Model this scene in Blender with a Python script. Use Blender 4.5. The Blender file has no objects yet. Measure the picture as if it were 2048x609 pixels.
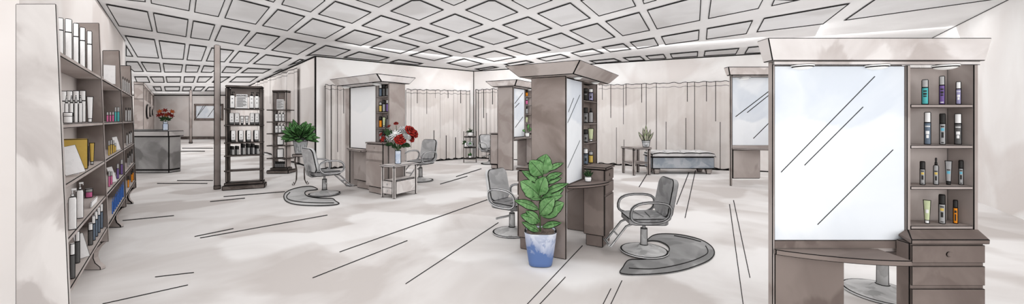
import bpy, bmesh, math, random
from mathutils import Vector, Matrix
random.seed(7)
PI = math.pi
F, CX, HY, EYE, CH = 760.0, 1024.0, 240.0, 1.5, 3.42      # focal length in pixels, principal column, horizon row, eye height, ceiling height
COL = bpy.context.scene.collection
ORD = ['first', 'second', 'third', 'fourth', 'fifth', 'sixth', 'seventh', 'eighth', 'ninth']

def fl(px, py, z=0.0):                     # point of the plane at height z under an image pixel
    Y = F * (EYE - z) / (py - HY)
    return Vector(((px - CX) / F * Y, Y, z))
def at(px, py, Y): return Vector(((px - CX) / F * Y, Y, EYE - (py - HY) / F * Y))
def T(Y, k=1.5): return k * abs(Y) / F     # width of the drawn edge line on a thing at distance Y

# ------------------------------------------------------------------ materials
def lin(c):
    return tuple((x / 255 / 12.92 if x / 255 <= .04045 else ((x / 255 + .055) / 1.055) ** 2.4) for x in c) + (1,)
def wash(name, dark, light, scale=1.2, rough=.7, lo=.36, hi=.64, metal=0.0):
    m = bpy.data.materials.new(name); m.use_nodes = True
    nt = m.node_tree; b = nt.nodes['Principled BSDF']
    b.inputs['Roughness'].default_value = rough; b.inputs['Metallic'].default_value = metal
    b.inputs['Specular IOR Level'].default_value = .15
    tc = nt.nodes.new('ShaderNodeTexCoord')
    n1 = nt.nodes.new('ShaderNodeTexNoise'); n1.inputs['Scale'].default_value = scale
    n1.inputs['Detail'].default_value = 5; n1.inputs['Roughness'].default_value = .55; n1.inputs['Distortion'].default_value = .9
    n2 = nt.nodes.new('ShaderNodeTexVoronoi'); n2.feature = 'SMOOTH_F1'; n2.inputs['Scale'].default_value = scale * 3.1
    n2.inputs['Smoothness'].default_value = .25
    wp = nt.nodes.new('ShaderNodeMixRGB'); wp.inputs['Fac'].default_value = .35
    nt.links.new(tc.outputs['Object'], wp.inputs['Color1']); nt.links.new(n1.outputs['Color'], wp.inputs['Color2'])
    nt.links.new(tc.outputs['Object'], n1.inputs['Vector']); nt.links.new(wp.outputs['Color'], n2.inputs['Vector'])
    mx = nt.nodes.new('ShaderNodeMixRGB'); mx.inputs['Fac'].default_value = .3
    sp = nt.nodes.new('ShaderNodeSeparateColor')
    nt.links.new(n2.outputs['Color'], sp.inputs['Color'])
    nt.links.new(n1.outputs['Fac'], mx.inputs['Color1']); nt.links.new(sp.outputs['Red'], mx.inputs['Color2'])
    rp = nt.nodes.new('ShaderNodeValToRGB')
    rp.color_ramp.elements[0].position = lo; rp.color_ramp.elements[1].position = hi
    rp.color_ramp.elements[0].color = lin(dark); rp.color_ramp.elements[1].color = lin(light)
    nt.links.new(mx.outputs['Color'], rp.inputs['Fac']); nt.links.new(rp.outputs['Color'], b.inputs['Base Color'])
    return m
def flat(name, c, rough=.6): return wash(name, tuple(max(0, x - 7) for x in c), c, 9, rough)
M = {}
M['ink'] = flat('ink_line', (22, 20, 20), .9)
M['wall'] = wash('wall_wash', (226, 220, 217), (248, 247, 246), .45)
M['wallwarm'] = wash('wall_warm_wash', (214, 206, 202), (229, 224, 221), .4)
M['floor'] = wash('floor_wash', (194, 188, 185), (228, 226, 225), .55, .8)
M['ceil'] = wash('ceiling_beam_wash', (222, 221, 221), (236, 236, 236), .4)
M['coffer'] = wash('ceiling_panel_wash', (206, 205, 205), (224, 224, 225), .5)
M['taupe'] = wash('taupe_laminate_wash', (160, 149, 144), (184, 175, 171), 1.3)
M['darktaupe'] = wash('dark_taupe_laminate_wash', (112, 100, 95), (138, 126, 120), 1.6)
M['crown'] = wash('pale_taupe_wash', (188, 179, 175), (228, 223, 221), 1.6)
M['crownlight'] = wash('light_crown_wash', (216, 209, 206), (244, 241, 240), 1.6)
M['panel'] = wash('bookcase_end_wash', (178, 171, 168), (210, 205, 202), 1.4)
M['midtaupe'] = wash('mid_taupe_laminate_wash', (122, 110, 104), (160, 149, 144), 1.3)
M['crownmid'] = wash('mid_crown_wash', (160, 149, 144), (190, 181, 177), 1.6)
M['mirror'] = wash('mirror_blue_wash', (217, 224, 233), (240, 244, 248), .9, .45)
M['palemirror'] = wash('mirror_white_wash', (242, 244, 246), (252, 252, 253), .8, .45)
M['curtain'] = wash('curtain_wash', (204, 197, 193), (220, 215, 212), .7, .9)
M['grey'] = wash('chair_grey_vinyl', (134, 134, 135), (172, 172, 173), 3.2, .55)
M['lightgrey'] = wash('pale_grey_vinyl', (178, 179, 181), (212, 213, 214), 3.2, .55)
M['metal'] = wash('satin_metal_wash', (168, 168, 168), (212, 212, 212), 3.0, .5)
M['mat'] = wash('floor_mat_wash', (122, 122, 122), (162, 162, 162), 1.6, .7)
M['matpale'] = wash('floor_mat_pale_wash', (166, 166, 166), (196, 196, 196), 1.6, .7)
M['counter'] = wash('counter_front_wash', (116, 114, 113), (168, 166, 165), 1.1)
M['countertop'] = wash('counter_top_wash', (164, 160, 158), (192, 188, 186), 1.1)
M['darkwood'] = wash('dark_stand_wash', (88, 80, 76), (126, 117, 112), 2.2)
M['tablewood'] = wash('side_table_wash', (150, 141, 137), (182, 174, 170), 2.5)
M['tablepale'] = wash('pale_table_wash', (198, 191, 188), (222, 218, 216), 2.5)
M['white'] = flat('white_plastic', (252, 252, 252), .5)
M['paper'] = flat('white_paper', (250, 250, 251), .9)
M['leaf'] = wash('fig_leaf_green', (80, 124, 72), (120, 160, 108), 9)
M['leaf2'] = wash('bush_leaf_green', (62, 108, 56), (102, 150, 92), 9)
M['leaf3'] = wash('dark_leaf_green', (34, 62, 34), (62, 92, 56), 9)
M['sans'] = wash('variegated_leaf', (118, 142, 92), (190, 180, 172), 14)
M['stem'] = flat('stem_green', (70, 104, 56))
M['soil'] = wash('potting_soil', (86, 74, 68), (140, 126, 118), 20)
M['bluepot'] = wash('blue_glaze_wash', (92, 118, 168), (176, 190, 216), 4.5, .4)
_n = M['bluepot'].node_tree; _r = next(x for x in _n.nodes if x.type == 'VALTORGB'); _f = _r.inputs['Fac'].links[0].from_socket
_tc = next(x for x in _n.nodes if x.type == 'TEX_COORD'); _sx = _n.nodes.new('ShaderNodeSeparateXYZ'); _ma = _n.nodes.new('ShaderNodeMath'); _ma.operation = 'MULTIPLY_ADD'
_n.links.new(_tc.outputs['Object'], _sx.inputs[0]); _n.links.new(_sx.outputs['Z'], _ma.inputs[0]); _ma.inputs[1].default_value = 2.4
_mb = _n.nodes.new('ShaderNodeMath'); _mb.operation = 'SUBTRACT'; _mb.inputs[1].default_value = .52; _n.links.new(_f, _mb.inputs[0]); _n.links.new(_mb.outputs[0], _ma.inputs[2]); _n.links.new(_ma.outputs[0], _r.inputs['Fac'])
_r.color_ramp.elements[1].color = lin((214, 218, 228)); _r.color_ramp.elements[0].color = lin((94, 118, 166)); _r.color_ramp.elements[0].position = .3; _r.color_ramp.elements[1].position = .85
M['greypot'] = wash('grey_pot_wash', (176, 180, 184), (222, 224, 226), 6, .5)
M['bluebench'] = wash('bench_blue_grey_wash', (138, 148, 158), (178, 182, 188), 2.6)
M['cushion'] = wash('bench_cushion_wash', (190, 189, 190), (214, 213, 213), 2.6)
M['vase'] = wash('vase_pale_blue', (176, 192, 216), (226, 232, 240), 7, .35)
M['red'] = wash('petal_red', (120, 24, 20), (176, 44, 36), 14)
M['orange'] = wash('petal_orange', (190, 70, 30), (226, 120, 50), 14)
M['lamp'] = flat('lamp_glass', (240, 240, 238))
_lb = M['lamp'].node_tree.nodes['Principled BSDF']
_lb.inputs['Emission Color'].default_value = (1, 1, .97, 1); _lb.inputs['Emission Strength'].default_value = .25
BC = {'white': (253, 253, 253), 'silver': (172, 172, 173), 'lgrey': (190, 190, 190), 'dgrey': (104, 104, 104), 'slate': (112, 126, 142),
      'black': (58, 57, 56), 'teal': (92, 190, 192), 'purple': (124, 100, 160), 'lilac': (168, 164, 200), 'gold': (214, 182, 96),
      'yellow': (226, 196, 104), 'green': (212, 222, 180), 'orange': (240, 150, 40), 'pink': (222, 120, 168), 'blue': (74, 126, 214),
      'sky': (110, 190, 214), 'grey': (140, 140, 141)}
def pm(c):
    k = 'plastic_' + c
    if k not in M: M[k] = flat(k, BC[c], .5)
    return M[k]

# ------------------------------------------------------------------ mesh builder: every part is one mesh; slot 1 is the drawn line
class MB:
    def __init__(s): s.bm = bmesh.new(); s.cap = 9
    def face(s, pts, mi=0):
        f = s.bm.faces.new([s.bm.verts.new(p) for p in pts]); f.material_index = mi; return f
    def box(s, x0, x1, y0, y1, z0, z1, mi=0, M4=None):
        P = [Vector(p) for p in ((x0, y0, z0), (x1, y0, z0), (x1, y1, z0), (x0, y1, z0), (x0, y0, z1), (x1, y0, z1), (x1, y1, z1), (x0, y1, z1))]
        s.hexa(P, mi, M4); return s
    def hexa(s, P, mi=0, M4=None):
        if M4 is not None: P = [M4 @ Vector(p) for p in P]
        s.cap = min(s.cap, .27 * min((Vector(P[a]) - Vector(P[c])).length for a, c in ((0, 1), (0, 3), (0, 4), (2, 6))))
        v = [s.bm.verts.new(p) for p in P]
        for f in ((3, 2, 1, 0), (4, 5, 6, 7), (0, 1, 5, 4), (1, 2, 6, 5), (2, 3, 7, 6), (3, 0, 4, 7)):
            s.bm.faces.new([v[i] for i in f]).material_index = mi
        return s
    def prism(s, out, a, b, mi=0, f=lambda x, y, z: (x, y, z)):       # outline (counter-clockwise) pushed from a to b
        n = len(out)
        lo = [s.bm.verts.new(f(x, y, a)) for x, y in out]; hi = [s.bm.verts.new(f(x, y, b)) for x, y in out]
        s.bm.faces.new(lo[::-1]).material_index = mi; s.bm.faces.new(hi).material_index = mi
        for i in range(n):
            j = (i + 1) % n
            s.bm.faces.new((lo[i], lo[j], hi[j], hi[i])).material_index = mi
        return s
    def loft(s, rings, n=20, t=.002, M4=None, seam=True, mi=0, power=2.0, inkmi=1):
        # rings: (rx, ry, z, ink of the band up to the next ring[, x, y]); two narrow moulding seams at the sides
        Mx = M4 or Matrix.Identity(4)
        rm = max(r[0] for r in rings); d = min(.8, math.acos(max(.3, 1 - t * .85 / max(rm, 1e-4)))); e_ = .08
        h = n // 2
        if seam: ang = [-d, e_] + [e_ + (PI - 2 * e_) * k / h for k in range(1, h)] + [PI - e_, PI + d] + [PI + d + (PI - 2 * d) * k / h for k in range(1, h)]
        else: ang = [2 * PI * k / n for k in range(n)]
        N = len(ang); rows = []
        for r in rings:
            ox, oy = (r[4], r[5]) if len(r) > 4 else (0, 0)
            row = []
            for a in ang:
                c, q = math.cos(a), math.sin(a); e = 2 / power
                row.append(s.bm.verts.new(Mx @ Vector((ox + r[0] * math.copysign(abs(c) ** e, c), oy + r[1] * math.copysign(abs(q) ** e, q), r[2]))))
            rows.append(row)
        for k in range(len(rings) - 1):
            for i in range(N):
                j = (i + 1) % N
                f = s.bm.faces.new((rows[k][i], rows[k][j], rows[k + 1][j], rows[k + 1][i])); f.smooth = True
                f.material_index = inkmi if rings[k][3] or (seam and i in (0, h + 1)) else mi
        s.bm.faces.new(rows[0][::-1]).material_index = mi; s.bm.faces.new(rows[-1]).material_index = mi
        return s
    def sweep(s, path, a, b, B, t=.002, closed=False, mi=0):            # rectangular bar with drawn corners; B = sideways direction
        B = Vector(B).normalized(); P = [Vector(p) for p in path]; n = len(P); rows = []
        t = min(t, a * .45, b * .45)
        prof = [(-a, -b + t), (-a, b - t), (-a + t, b), (a - t, b), (a, b - t), (a, -b + t), (a - t, -b), (-a + t, -b)]
        for i in range(n):
            p0 = P[(i - 1) % n] if closed or i > 0 else P[i]; p1 = P[(i + 1) % n] if closed or i < n - 1 else P[i]
            Tn = (p1 - p0).normalized(); N = B.cross(Tn).normalized(); Bb = Tn.cross(N)
            rows.append([s.bm.verts.new(P[i] + N * u + Bb * w) for u, w in prof])
        for i in range(n if closed else n - 1):
            r0, r1 = rows[i], rows[(i + 1) % n]
            for k in range(8):
                f = s.bm.faces.new((r0[k], r0[(k + 1) % 8], r1[(k + 1) % 8], r1[k]))
                f.material_index = 1 if k % 2 == 1 else mi
        if not closed:
            s.bm.faces.new(rows[0][::-1]).material_index = mi; s.bm.faces.new(rows[-1]).material_index = mi
        return s
    def leaf(s, base, tip, w, nrm, t=.003, bend=.12, fat=.55, n=7, mi=0, rib=True, wob=0.0):
        base, tip, nrm = Vector(base), Vector(tip), Vector(nrm)
        ax = tip - base; L = ax.length; ax.normalize()
        side = ax.cross(nrm).normalized(); up = side.cross(ax).normalized()
        rows = []
        for k in range(n + 1):
            u = k / n; ww = w / 2 * max(.02, math.sin(PI * u ** fat) ** .8) if 0 < k < n else .02 * w
            c = base + ax * L * u + up * (bend * L * math.sin(PI * u))
            e = min(t, ww * .5) / ww; m_ = min(t * .35, ww * .2) / ww
            q = wob * w * math.sin(k * 2.3)
            rows.append([s.bm.verts.new(c + side * (ww * o) + up * (-abs(o) * w * .12 + (q if abs(o) > .5 else 0))) for o in (-1, -1 + e, -m_, m_, 1 - e, 1)])
        for k in range(n):
            for j in range(5):
                f = s.bm.faces.new((rows[k][j], rows[k][j + 1], rows[k + 1][j + 1], rows[k + 1][j])); f.smooth = True
                f.material_index = 1 if j in (0, 4) or (rib and j == 2) else mi
        return s
    def edge_ink(s, t, ang=38, cond=None):
        s.bm.normal_update(); t = min(t, s.cap)
        es = [e for e in s.bm.edges if len(e.link_faces) == 2 and e.calc_face_angle(0) > math.radians(ang) and all(f.material_index != 1 for f in e.link_faces) and (cond is None or cond(e))]
        if es and t > 0:
            bmesh.ops.bevel(s.bm, geom=es, offset=t, offset_type='OFFSET', segments=1, profile=.5, affect='EDGES', clamp_overlap=True, material=1)
        return s
    def build(s, name, mats, parent=None, ink=0, ang=38):
        if ink: s.edge_ink(ink, ang)
        bmesh.ops.recalc_face_normals(s.bm, faces=s.bm.faces[:])
        me = bpy.data.meshes.new(name); s.bm.to_mesh(me); s.bm.free()
        if not isinstance(mats, (list, tuple)): mats = [mats]
        ms = [mats[0], M['ink']] + list(mats[1:])
        for m in ms: me.materials.append(m)
        o = bpy.data.objects.new(name, me); COL.objects.link(o)
        if parent is not None: o.parent = parent
        return o

def tag(o, label, cat, group=None):
    o['label'] = label; o['category'] = cat
    if group: o['group'] = group
    return o
def thing(name, label, cat, loc=(0, 0, 0), rz=0.0, group=None):
    o = bpy.data.objects.new(name, None); COL.objects.link(o); o.empty_display_size = .05
    o.location = loc; o.rotation_euler = (0, 0, rz)
    return tag(o, label, cat, group)
def struct(o): o['kind'] = 'structure'; return o
def facing(p): return math.atan2(-p[0], p[1])              # turn so that local -y looks at the camera's spot
def rrect(w, h, r, n=5, cx=0, cy=0):
    pts = []
    for sx, sy, a0 in ((1, -1, -PI / 2), (1, 1, 0), (-1, 1, PI / 2), (-1, -1, PI)):
        for k in range(n + 1):
            a = a0 + PI / 2 * k / n
            pts.append((cx + sx * (w / 2 - r) + r * math.cos(a), cy + sy * (h / 2 - r) + r * math.sin(a)))
    return pts

# ------------------------------------------------------------------ the room
def ceilp(px, py):
    Y = F * (CH - EYE) / (HY - py); return Vector(((px - CX) / F * Y, Y, CH))
A0, A1 = ceilp(195, 0), ceilp(250, 82)
dA = (A1 - A0).normalized(); A00 = A0 - dA * ((A0.y - 3.08) / dA.y)
Bc, B2 = ceilp(630, 111.5), ceilp(506, 167.5)
Cc = ceilp(948, 142); D1, D2 = ceilp(1193, 126.5), ceilp(1534, 105.7)
R1, R2 = ceilp(1860, 78), ceilp(2015, 0)
def isect(p, q, r, s):
    d1, d2, w = q - p, s - r, r - p
    k = (w.x * d2.y - w.y * d2.x) / (d1.x * d2.y - d1.y * d2.x); return p + d1 * k
RC = isect(D1, D2, R1, R2)
YE = F * (CH - EYE) / 50.0
BE = isect(Bc, B2, Vector((-50, YE, CH)), Vector((0, YE, CH)))
dR = (R2 - R1).normalized(); R3 = R2 + dR * ((R2.y - .6) / -dR.y)

def wall(name, p, q, mat, th=.15, lines=((0, 0),), t=None, inside=1):
    p, q = Vector((p.x, p.y, 0)), Vector((q.x, q.y, 0)); d = (q - p); L = d.length; d.normalize()
    n = Vector((-d.y, d.x, 0)) * inside                     # points away from the room
    b = MB(); P = [p, q, q + n * th, p + n * th]
    if inside < 0: P = [P[1], P[0], P[3], P[2]]
    b.hexa([v.copy() for v in P] + [v + Vector((0, 0, CH)) for v in P])
    tt = t or T((p.y + q.y) / 2, 2.0)
    def strip(a, c, z0, z1): 
        u, w = p + d * a - n * .004, p + d * c - n * .004
        b.face([u + Vector((0, 0, z0)), w + Vector((0, 0, z0)), w + Vector((0, 0, z1)), u + Vector((0, 0, z1))], 1)
    strip(0, L, CH - tt, CH)
    for kind, a in lines:
        if kind == 'v': strip(a if a >= 0 else L + a - tt, (a if a >= 0 else L + a - tt) + tt, 0, CH)
        if kind == 'b': strip(0, L, a, a + tt)
    return struct(b.build(name, mat))
wall('wall_left', A00, A1, M['wallwarm'], lines=(('v', -.002),))
wall('wall_passage', B2 if False else BE, Bc, M['wallwarm'], lines=(('v', -.001), ('b', .0)), inside=1)
wall('wall_center', Bc, Cc, M['wall'], lines=(('v', 0), ('v', -.001), ('b', .0)))
wall('wall_right', Cc, RC, M['wall'], lines=(('b', .0),))
wall('wall_side', RC, R3, M['wall'])
wall('wall_back', Vector((-46, YE, 0)), BE, M['wallwarm'])
wall('wall_alcove', Vector((-46, 7, 0)), Vector((-46, YE, 0)), M['wallwarm'])
b = MB(); b.box(-46, BE.x, YE - .06, YE - .005, 0, .22); struct(b.build('baseboard_back', M['darkwood'], ink=.06))
# partition beside the reception counter, with open cubbies at its top
P0, P1 = ceilp(287, 164), ceilp(309, 190.5)
P0.z = P1.z = 0; P1 = P0 + (P1 - P0) * ((YE - .05 - P0.y) / (P1.y - P0.y))
dp = (P1 - P0); Lp = dp.length; dp.normalize(); npn = Vector((-dp.y, dp.x, 0)) * 1.0
b = MB()
def pq(a, z0, z1, off, c):
    return [P0 + dp * a + npn * off + Vector((0, 0, z0)), P0 + dp * c + npn * off + Vector((0, 0, z0)), P0 + dp * c + npn * off + Vector((0, 0, z1)), P0 + dp * a + npn * off + Vector((0, 0, z1))]
def pbox(a, c, z0, z1, o0, o1):
    P = [P0 + dp * a + npn * o0, P0 + dp * c + npn * o0, P0 + dp * c + npn * o1, P0 + dp * a + npn * o1]
    b.hexa([v + Vector((0, 0, z0)) for v in P] + [v + Vector((0, 0, z1)) for v in P])
pbox(0, Lp, 0, 2.55, 0, .35)
pbox(0, Lp, 3.27, CH - .01, 0, .35)
for k in range(6): pbox(k * (Lp - .14) / 5, k * (Lp - .14) / 5 + .14, 2.55, 3.27, 0, .34)
pbox(0, Lp, 2.55, 3.27, .30, .35)
struct(b.build('wall_partition', M['taupe'], ink=.035))

b = MB(); b.face([(-47, -3, 0), (16, -3, 0), (16, 32, 0), (-47, 32, 0)])
LINES = [(342, 303, 410, 303), (364, 297, 426, 297), (354, 361.7, 426, 361.7), (314, 367.5, 415, 367.5), (447, 394, 570, 384), (420, 404, 490, 397),
         (245, 442, 348, 432), (389, 474, 467, 458), (400, 477, 655, 431), (679, 505, 975, 400), (625, 557, 815, 482), (811, 569, 997, 446),
         (912, 354, 963, 338), (880, 369, 935, 353), (205, 609, 376, 571), (310, 555, 388, 546), (1165, 492, 1040, 625), (1131, 555, 1065, 625),
         (1222, 578, 1200, 622), (1244, 562, 1215, 624), (1294, 349, 1278, 375), (1378, 345, 1353, 410), (1391, 341, 1370, 437),
         (1459, 409, 1488, 622), (1467, 401, 1500, 557)]
for x0, y0, x1, y1 in LINES:
    e = Vector((x1 - x0, y1 - y0)).normalized() * .85; z = Vector((0, 0, .0015))      # board joint, as wide as its distance asks
    b.face([fl(x0 - e.y, y0 + e.x) + z, fl(x1 - e.y, y1 + e.x) + z, fl(x1 + e.y, y1 - e.x) + z, fl(x0 + e.y, y0 - e.x) + z], 1)
struct(b.build('floor', M['floor']))

CEIL = {180: [[(60, -21), (45, -80), (325, -80), (340, 10)], [(372, 18), (362, -60), (618, -40), (605, 65)], [(634, 72), (646, -20), (830, -20), (783, 101)],
 [(818, 108), (870, -18), (940, 0), (1097, 40), (1010, 147)], [(1060, -5), (1118, 12), (1140, -15)],
 [(95, 20), (352, 67), (383, 190), (175, 157)], [(383, 73), (600, 115), (587, 224), (407, 195)], [(627, 122), (763, 148), (727, 245), (610, 229)],
 [(800, 153), (978, 187), (907, 273), (757, 248)], [(1014, 195), (1160, 220), (1067, 300), (937, 278)],
 [(210, 213), (395, 238), (421, 355), (288, 347)], [(418, 243), (582, 265), (570, 363), (438, 357)], [(605, 268), (713, 282), (680, 372), (588, 366)],
 [(740, 288), (880, 305), (820, 378), (705, 373)], [(908, 308), (1033, 323), (962, 387), (845, 381)], [(218, 268), (265, 345), (218, 342)],
 [(218, 372), (292, 374), (330, 437), (268, 437), (218, 395)], [(308, 375), (426, 382), (435, 440), (345, 437)], [(443, 383), (567, 392), (557, 441), (452, 441)],
 [(583, 392), (672, 398), (655, 441), (578, 441)], [(692, 397), (795, 405), (740, 443), (673, 441)], [(828, 403), (930, 410), (885, 446), (798, 443)],
 [(962, 412), (1108, 420), (1053, 447), (915, 445)],
 [(268, 465), (350, 465), (368, 504), (285, 503)], [(362, 465), (448, 465), (455, 504), (388, 503)], [(460, 465), (556, 465), (550, 504), (468, 504)],
 [(572, 465), (643, 465), (630, 504), (570, 504)], [(662, 465), (750, 465), (705, 503), (648, 503)], [(775, 466), (860, 466), (800, 504), (740, 504)],
 [(890, 465), (1030, 465), (975, 503), (843, 502)],
 [(272, 525), (305, 555), (268, 540)], [(380, 526), (432, 526), (440, 555), (400, 555)], [(450, 526), (550, 526), (545, 556), (458, 556)],
 [(565, 527), (620, 527), (612, 556), (560, 556)], [(640, 527), (705, 527), (675, 556), (625, 556)], [(722, 528), (790, 528), (760, 556), (695, 556)]],
 500: [[(190, 25), (210, -12), (440, -20), (460, 0), (370, 72)], [(413, 84), (518, 2), (742, 72), (622, 142)], [(640, -4), (785, 43), (872, -2), (760, -40)],
 [(852, 65), (985, -3), (1035, -5), (1182, 57), (1030, 123)], [(72, 155), (168, 52), (338, 97), (228, 187)], [(266, 196), (382, 108), (583, 163), (460, 234)],
 [(677, 155), (798, 90), (980, 145), (848, 203)], [(513, 246), (637, 178), (805, 220), (675, 278)], [(903, 217), (1040, 163), (1217, 220), (1080, 265)],
 [(725, 290), (857, 235), (1037, 283), (917, 327)], [(127, 306), (225, 230), (407, 265), (290, 333)], [(15, 389), (95, 330), (258, 352), (172, 400)],
 [(335, 341), (460, 273), (617, 303), (520, 345), (397, 334)], [(565, 350), (665, 312), (853, 349), (785, 372)], [(845, 379), (905, 360), (1060, 386), (1020, 396)],
 [(302, 358), (335, 363), (290, 383), (225, 402)], [(180, 421), (202, 424), (160, 438), (133, 448)]],
 800: [[(245, -2), (328, 32), (408, -2), (320, -40)], [(395, 58), (540, -2), (578, -2), (722, 72), (566, 128)], [(675, -2), (778, 53), (933, -2), (800, -50)],
 [(178, 143), (335, 80), (510, 148), (358, 202)], [(620, 150), (780, 98), (930, 172), (778, 215)], [(413, 220), (568, 168), (722, 230), (570, 272)],
 [(833, 80), (1038, 12), (1163, 109), (982, 158)], [(836, 237), (983, 197), (1123, 265), (978, 296)], [(230, 282), (360, 237), (518, 286), (375, 324)],
 [(629, 292), (780, 251), (922, 306), (770, 337)], [(50, 338), (178, 297), (326, 340), (208, 370)], [(443, 341), (577, 306), (712, 348), (573, 376)],
 [(280, 384), (390, 354), (512, 388), (405, 411)], [(828, 355), (978, 327), (1040, 350), (890, 373)], [(1035, 320), (1172, 294), (1246, 324), (1100, 347)],
 [(628, 390), (768, 366), (820, 380), (670, 404)], [(450, 420), (565, 402), (607, 410), (490, 429)]],
 1150: [[(30, -2), (145, 97), (373, 35), (350, -10), (200, -50)], [(410, -2), (418, 22), (500, -2), (450, -30)], [(437, 58), (650, 0), (770, -30), (762, 123), (498, 176)],
 [(828, -20), (810, 113), (1118, 50), (1150, -12)], [(-36, 184), (137, 138), (248, 225), (105, 257)], [(182, 127), (392, 70), (458, 184), (290, 218)],
 [(332, 255), (483, 227), (512, 277), (380, 298)], [(523, 220), (758, 178), (754, 244), (550, 273)], [(803, 170), (1085, 120), (1045, 205), (797, 240)],
 [(160, 285), (294, 262), (345, 300), (215, 317)], [(287, 350), (397, 340), (430, 366), (330, 372)], [(427, 338), (540, 327), (558, 356), (455, 362)],
 [(577, 325), (750, 310), (748, 344), (592, 354)], [(790, 308), (1002, 290), (980, 330), (783, 342)], [(1055, 285), (1160, 276), (1165, 320), (1030, 327)],
 [(82, 369), (238, 354), (285, 374), (128, 386)]],
 1500: [[(568, 124), (748, 0), (775, -18), (1560, -16)], [(84, 108), (612, 15), (446, 145), (38, 195)], [(128, 35), (148, -10), (310, -4)]]}
b = MB(); b.face([(-47, -3, CH), (-47, 32, CH), (16, 32, CH), (16, -3, CH)])
b.face([(-47, -3, CH + .1), (16, -3, CH + .1), (16, 32, CH + .1), (-47, 32, CH + .1)])
for off, cells in CEIL.items():
    for cell in cells:
        Q = [Vector((off + x / 3.045, y / 3.045, 0)) for x, y in cell]; n = len(Q)
        c = sum(Q, Vector()) / n; I = []
        for i in range(n):                                   # inset every side by the line's own width
            a, o, e = Q[i - 1], Q[i], Q[(i + 1) % n]; L = []
            for p_, q_ in ((a, o), (o, e)):
                d = (q_ - p_).normalized(); nn = Vector((-d.y, d.x, 0))
                if nn.dot(c - p_) < 0: nn = -nn
                L += [p_ + nn * 1.9, q_ + nn * 1.9]
            I.append(isect(*L))
        P = [ceilp(v.x, v.y) for v in Q]; inn = [ceilp(v.x, v.y) for v in I]
        dz = Vector((0, 0, -.012)); zz = Vector((0, 0, -.0125))
        for i in range(n):
            j = (i + 1) % n
            b.face([P[i] + dz, P[j] + dz, inn[j] + dz, inn[i] + dz], 1)
        b.face([v + zz for v in inn], 2)
struct(b.build('ceiling', [M['ceil'], M['coffer']]))

# ------------------------------------------------------------------ curtains
def curtain(label, p, q, zt0, zt1, lines, off=.12, folds=14, amp=.035, group='curtains along the walls'):
    p, q = Vector((p.x, p.y, 0)), Vector((q.x, q.y, 0)); d = q - p; L = d.length; d.normalize(); n = Vector((d.y, -d.x, 0))
    root = thing('curtain', label, 'curtain', p + n * off, math.atan2(d.y, d.x))
    t = T((p.y + q.y) / 2, 1.5)
    xs = sorted([(L * k / (folds * 4), -1) for k in range(folds * 4 + 1)])
    xs = [x for x in xs if all(abs(x[0] - l[0] * L) > t * 1.3 for l in lines)]
    for i, l in enumerate(lines): xs += [(l[0] * L - t * .38, i), (l[0] * L + t * .38, -1)]
    xs.sort(); R = 26; b = MB(); grid = []
    for x, _ in xs:
        u = x / L; zt = zt0 + (zt1 - zt0) * u + .009 * math.sin(u * folds * 2 * PI * .5 + 1) + .012 * math.sin(u * folds * 5)
        zb = .02 + .018 * (1 + math.sin(u * folds * 2 * PI * .6))
        y = amp * math.sin(u * folds * 2 * PI)
        zs = [zb, zb + t * .9] + [zb + (zt - zb) * k / R for k in range(1, R - 2)] + [zt - .14, zt - .14 + t * .5, zt - t * .8, zt]
        grid.append([b.bm.verts.new((x, y * (1 - .3 * (k > R)), z)) for k, z in enumerate(zs)])
    nz = len(grid[0])
    for i in range(len(xs) - 1):
        for k in range(nz - 1):
            f = b.bm.faces.new((grid[i][k], grid[i + 1][k], grid[i + 1][k + 1], grid[i][k + 1])); f.smooth = True
            ink = k in (0, nz - 2, nz - 4)
            li = xs[i][1]
            if li >= 0:
                v = k / nz
                if lines[li][1] <= v <= lines[li][2]: ink = True
            if i in (0, len(xs) - 2): pass
            if ink: f.material_index = 1
    b.build('cloth', M['curtain'], root)
    rod = MB(); rod.loft([(.012, .012, 0, 0), (.012, .012, L, 0)], 8, .004, Matrix.Translation((0, .05, min(zt0, zt1) - .05)) @ Matrix.Rotation(PI / 2, 4, 'Y'), False)
    rod.build('rod', M['darkwood'], root)
    return root
def onwall(p, q, px):                       # point of the wall line seen at an image column
    k = (px - CX) / F; d = q - p
    s = (k * p.y - p.x) / (d.x - k * d.y); return p + d * s
def wcurtain(label, p, q, x0, x1, y0, y1, lines, **kw):
    a, c = onwall(p, q, x0), onwall(p, q, x1)
    return curtain(label, a, c, at(x0, y0, a.y).z, at(x1, y1, c.y).z, lines, **kw)
wcurtain('wide pale curtain on the middle wall behind the flower vase and grey chair', Bc, Cc, 810, 937, 179, 182,
         [(.06, .2, 1), (.16, .75, 1), (.3, .62, 1), (.40, .0, .38), (.42, .82, 1), (.5, .28, 1), (.6, .0, .32), (.62, .82, 1), (.72, .4, 1), (.75, 0, .3), (.83, .75, 1), (.94, 0, 1), (.985, .05, 1)])
wcurtain('narrow pale curtain beside the wall corner left of the mirror station', Bc, Cc, 648, 692, 170, 172, [(.03, 0, 1), (.28, 0, 1), (.55, .2, 1), (.85, .6, 1), (.97, 0, 1)], folds=5)
wcurtain('short pale curtain right of the room corner above the corner plant rack', Cc, D1, 953, 997, 180, 178, [(.03, 0, 1), (.18, .0, 1), (.4, .55, 1), (.55, 0, .6), (.8, .7, 1)], folds=5)
wcurtain('longest pale curtain spread behind the tufted bench', Cc, D2, 1199, 1474, 171, 162,
         [(.03, .75, 1), (.10, .52, 1), (.145, 0, .42), (.2, .45, 1), (.205, 0, .3), (.22, .68, 1), (.34, .72, 1), (.375, 0, 1), (.45, .15, 1), (.52, 0, .5), (.66, 0, .55), (.67, .72, 1), (.72, .1, .95), (.8, .7, 1), (.86, .5, 1), (.89, 0, .5)], folds=18)
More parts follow.
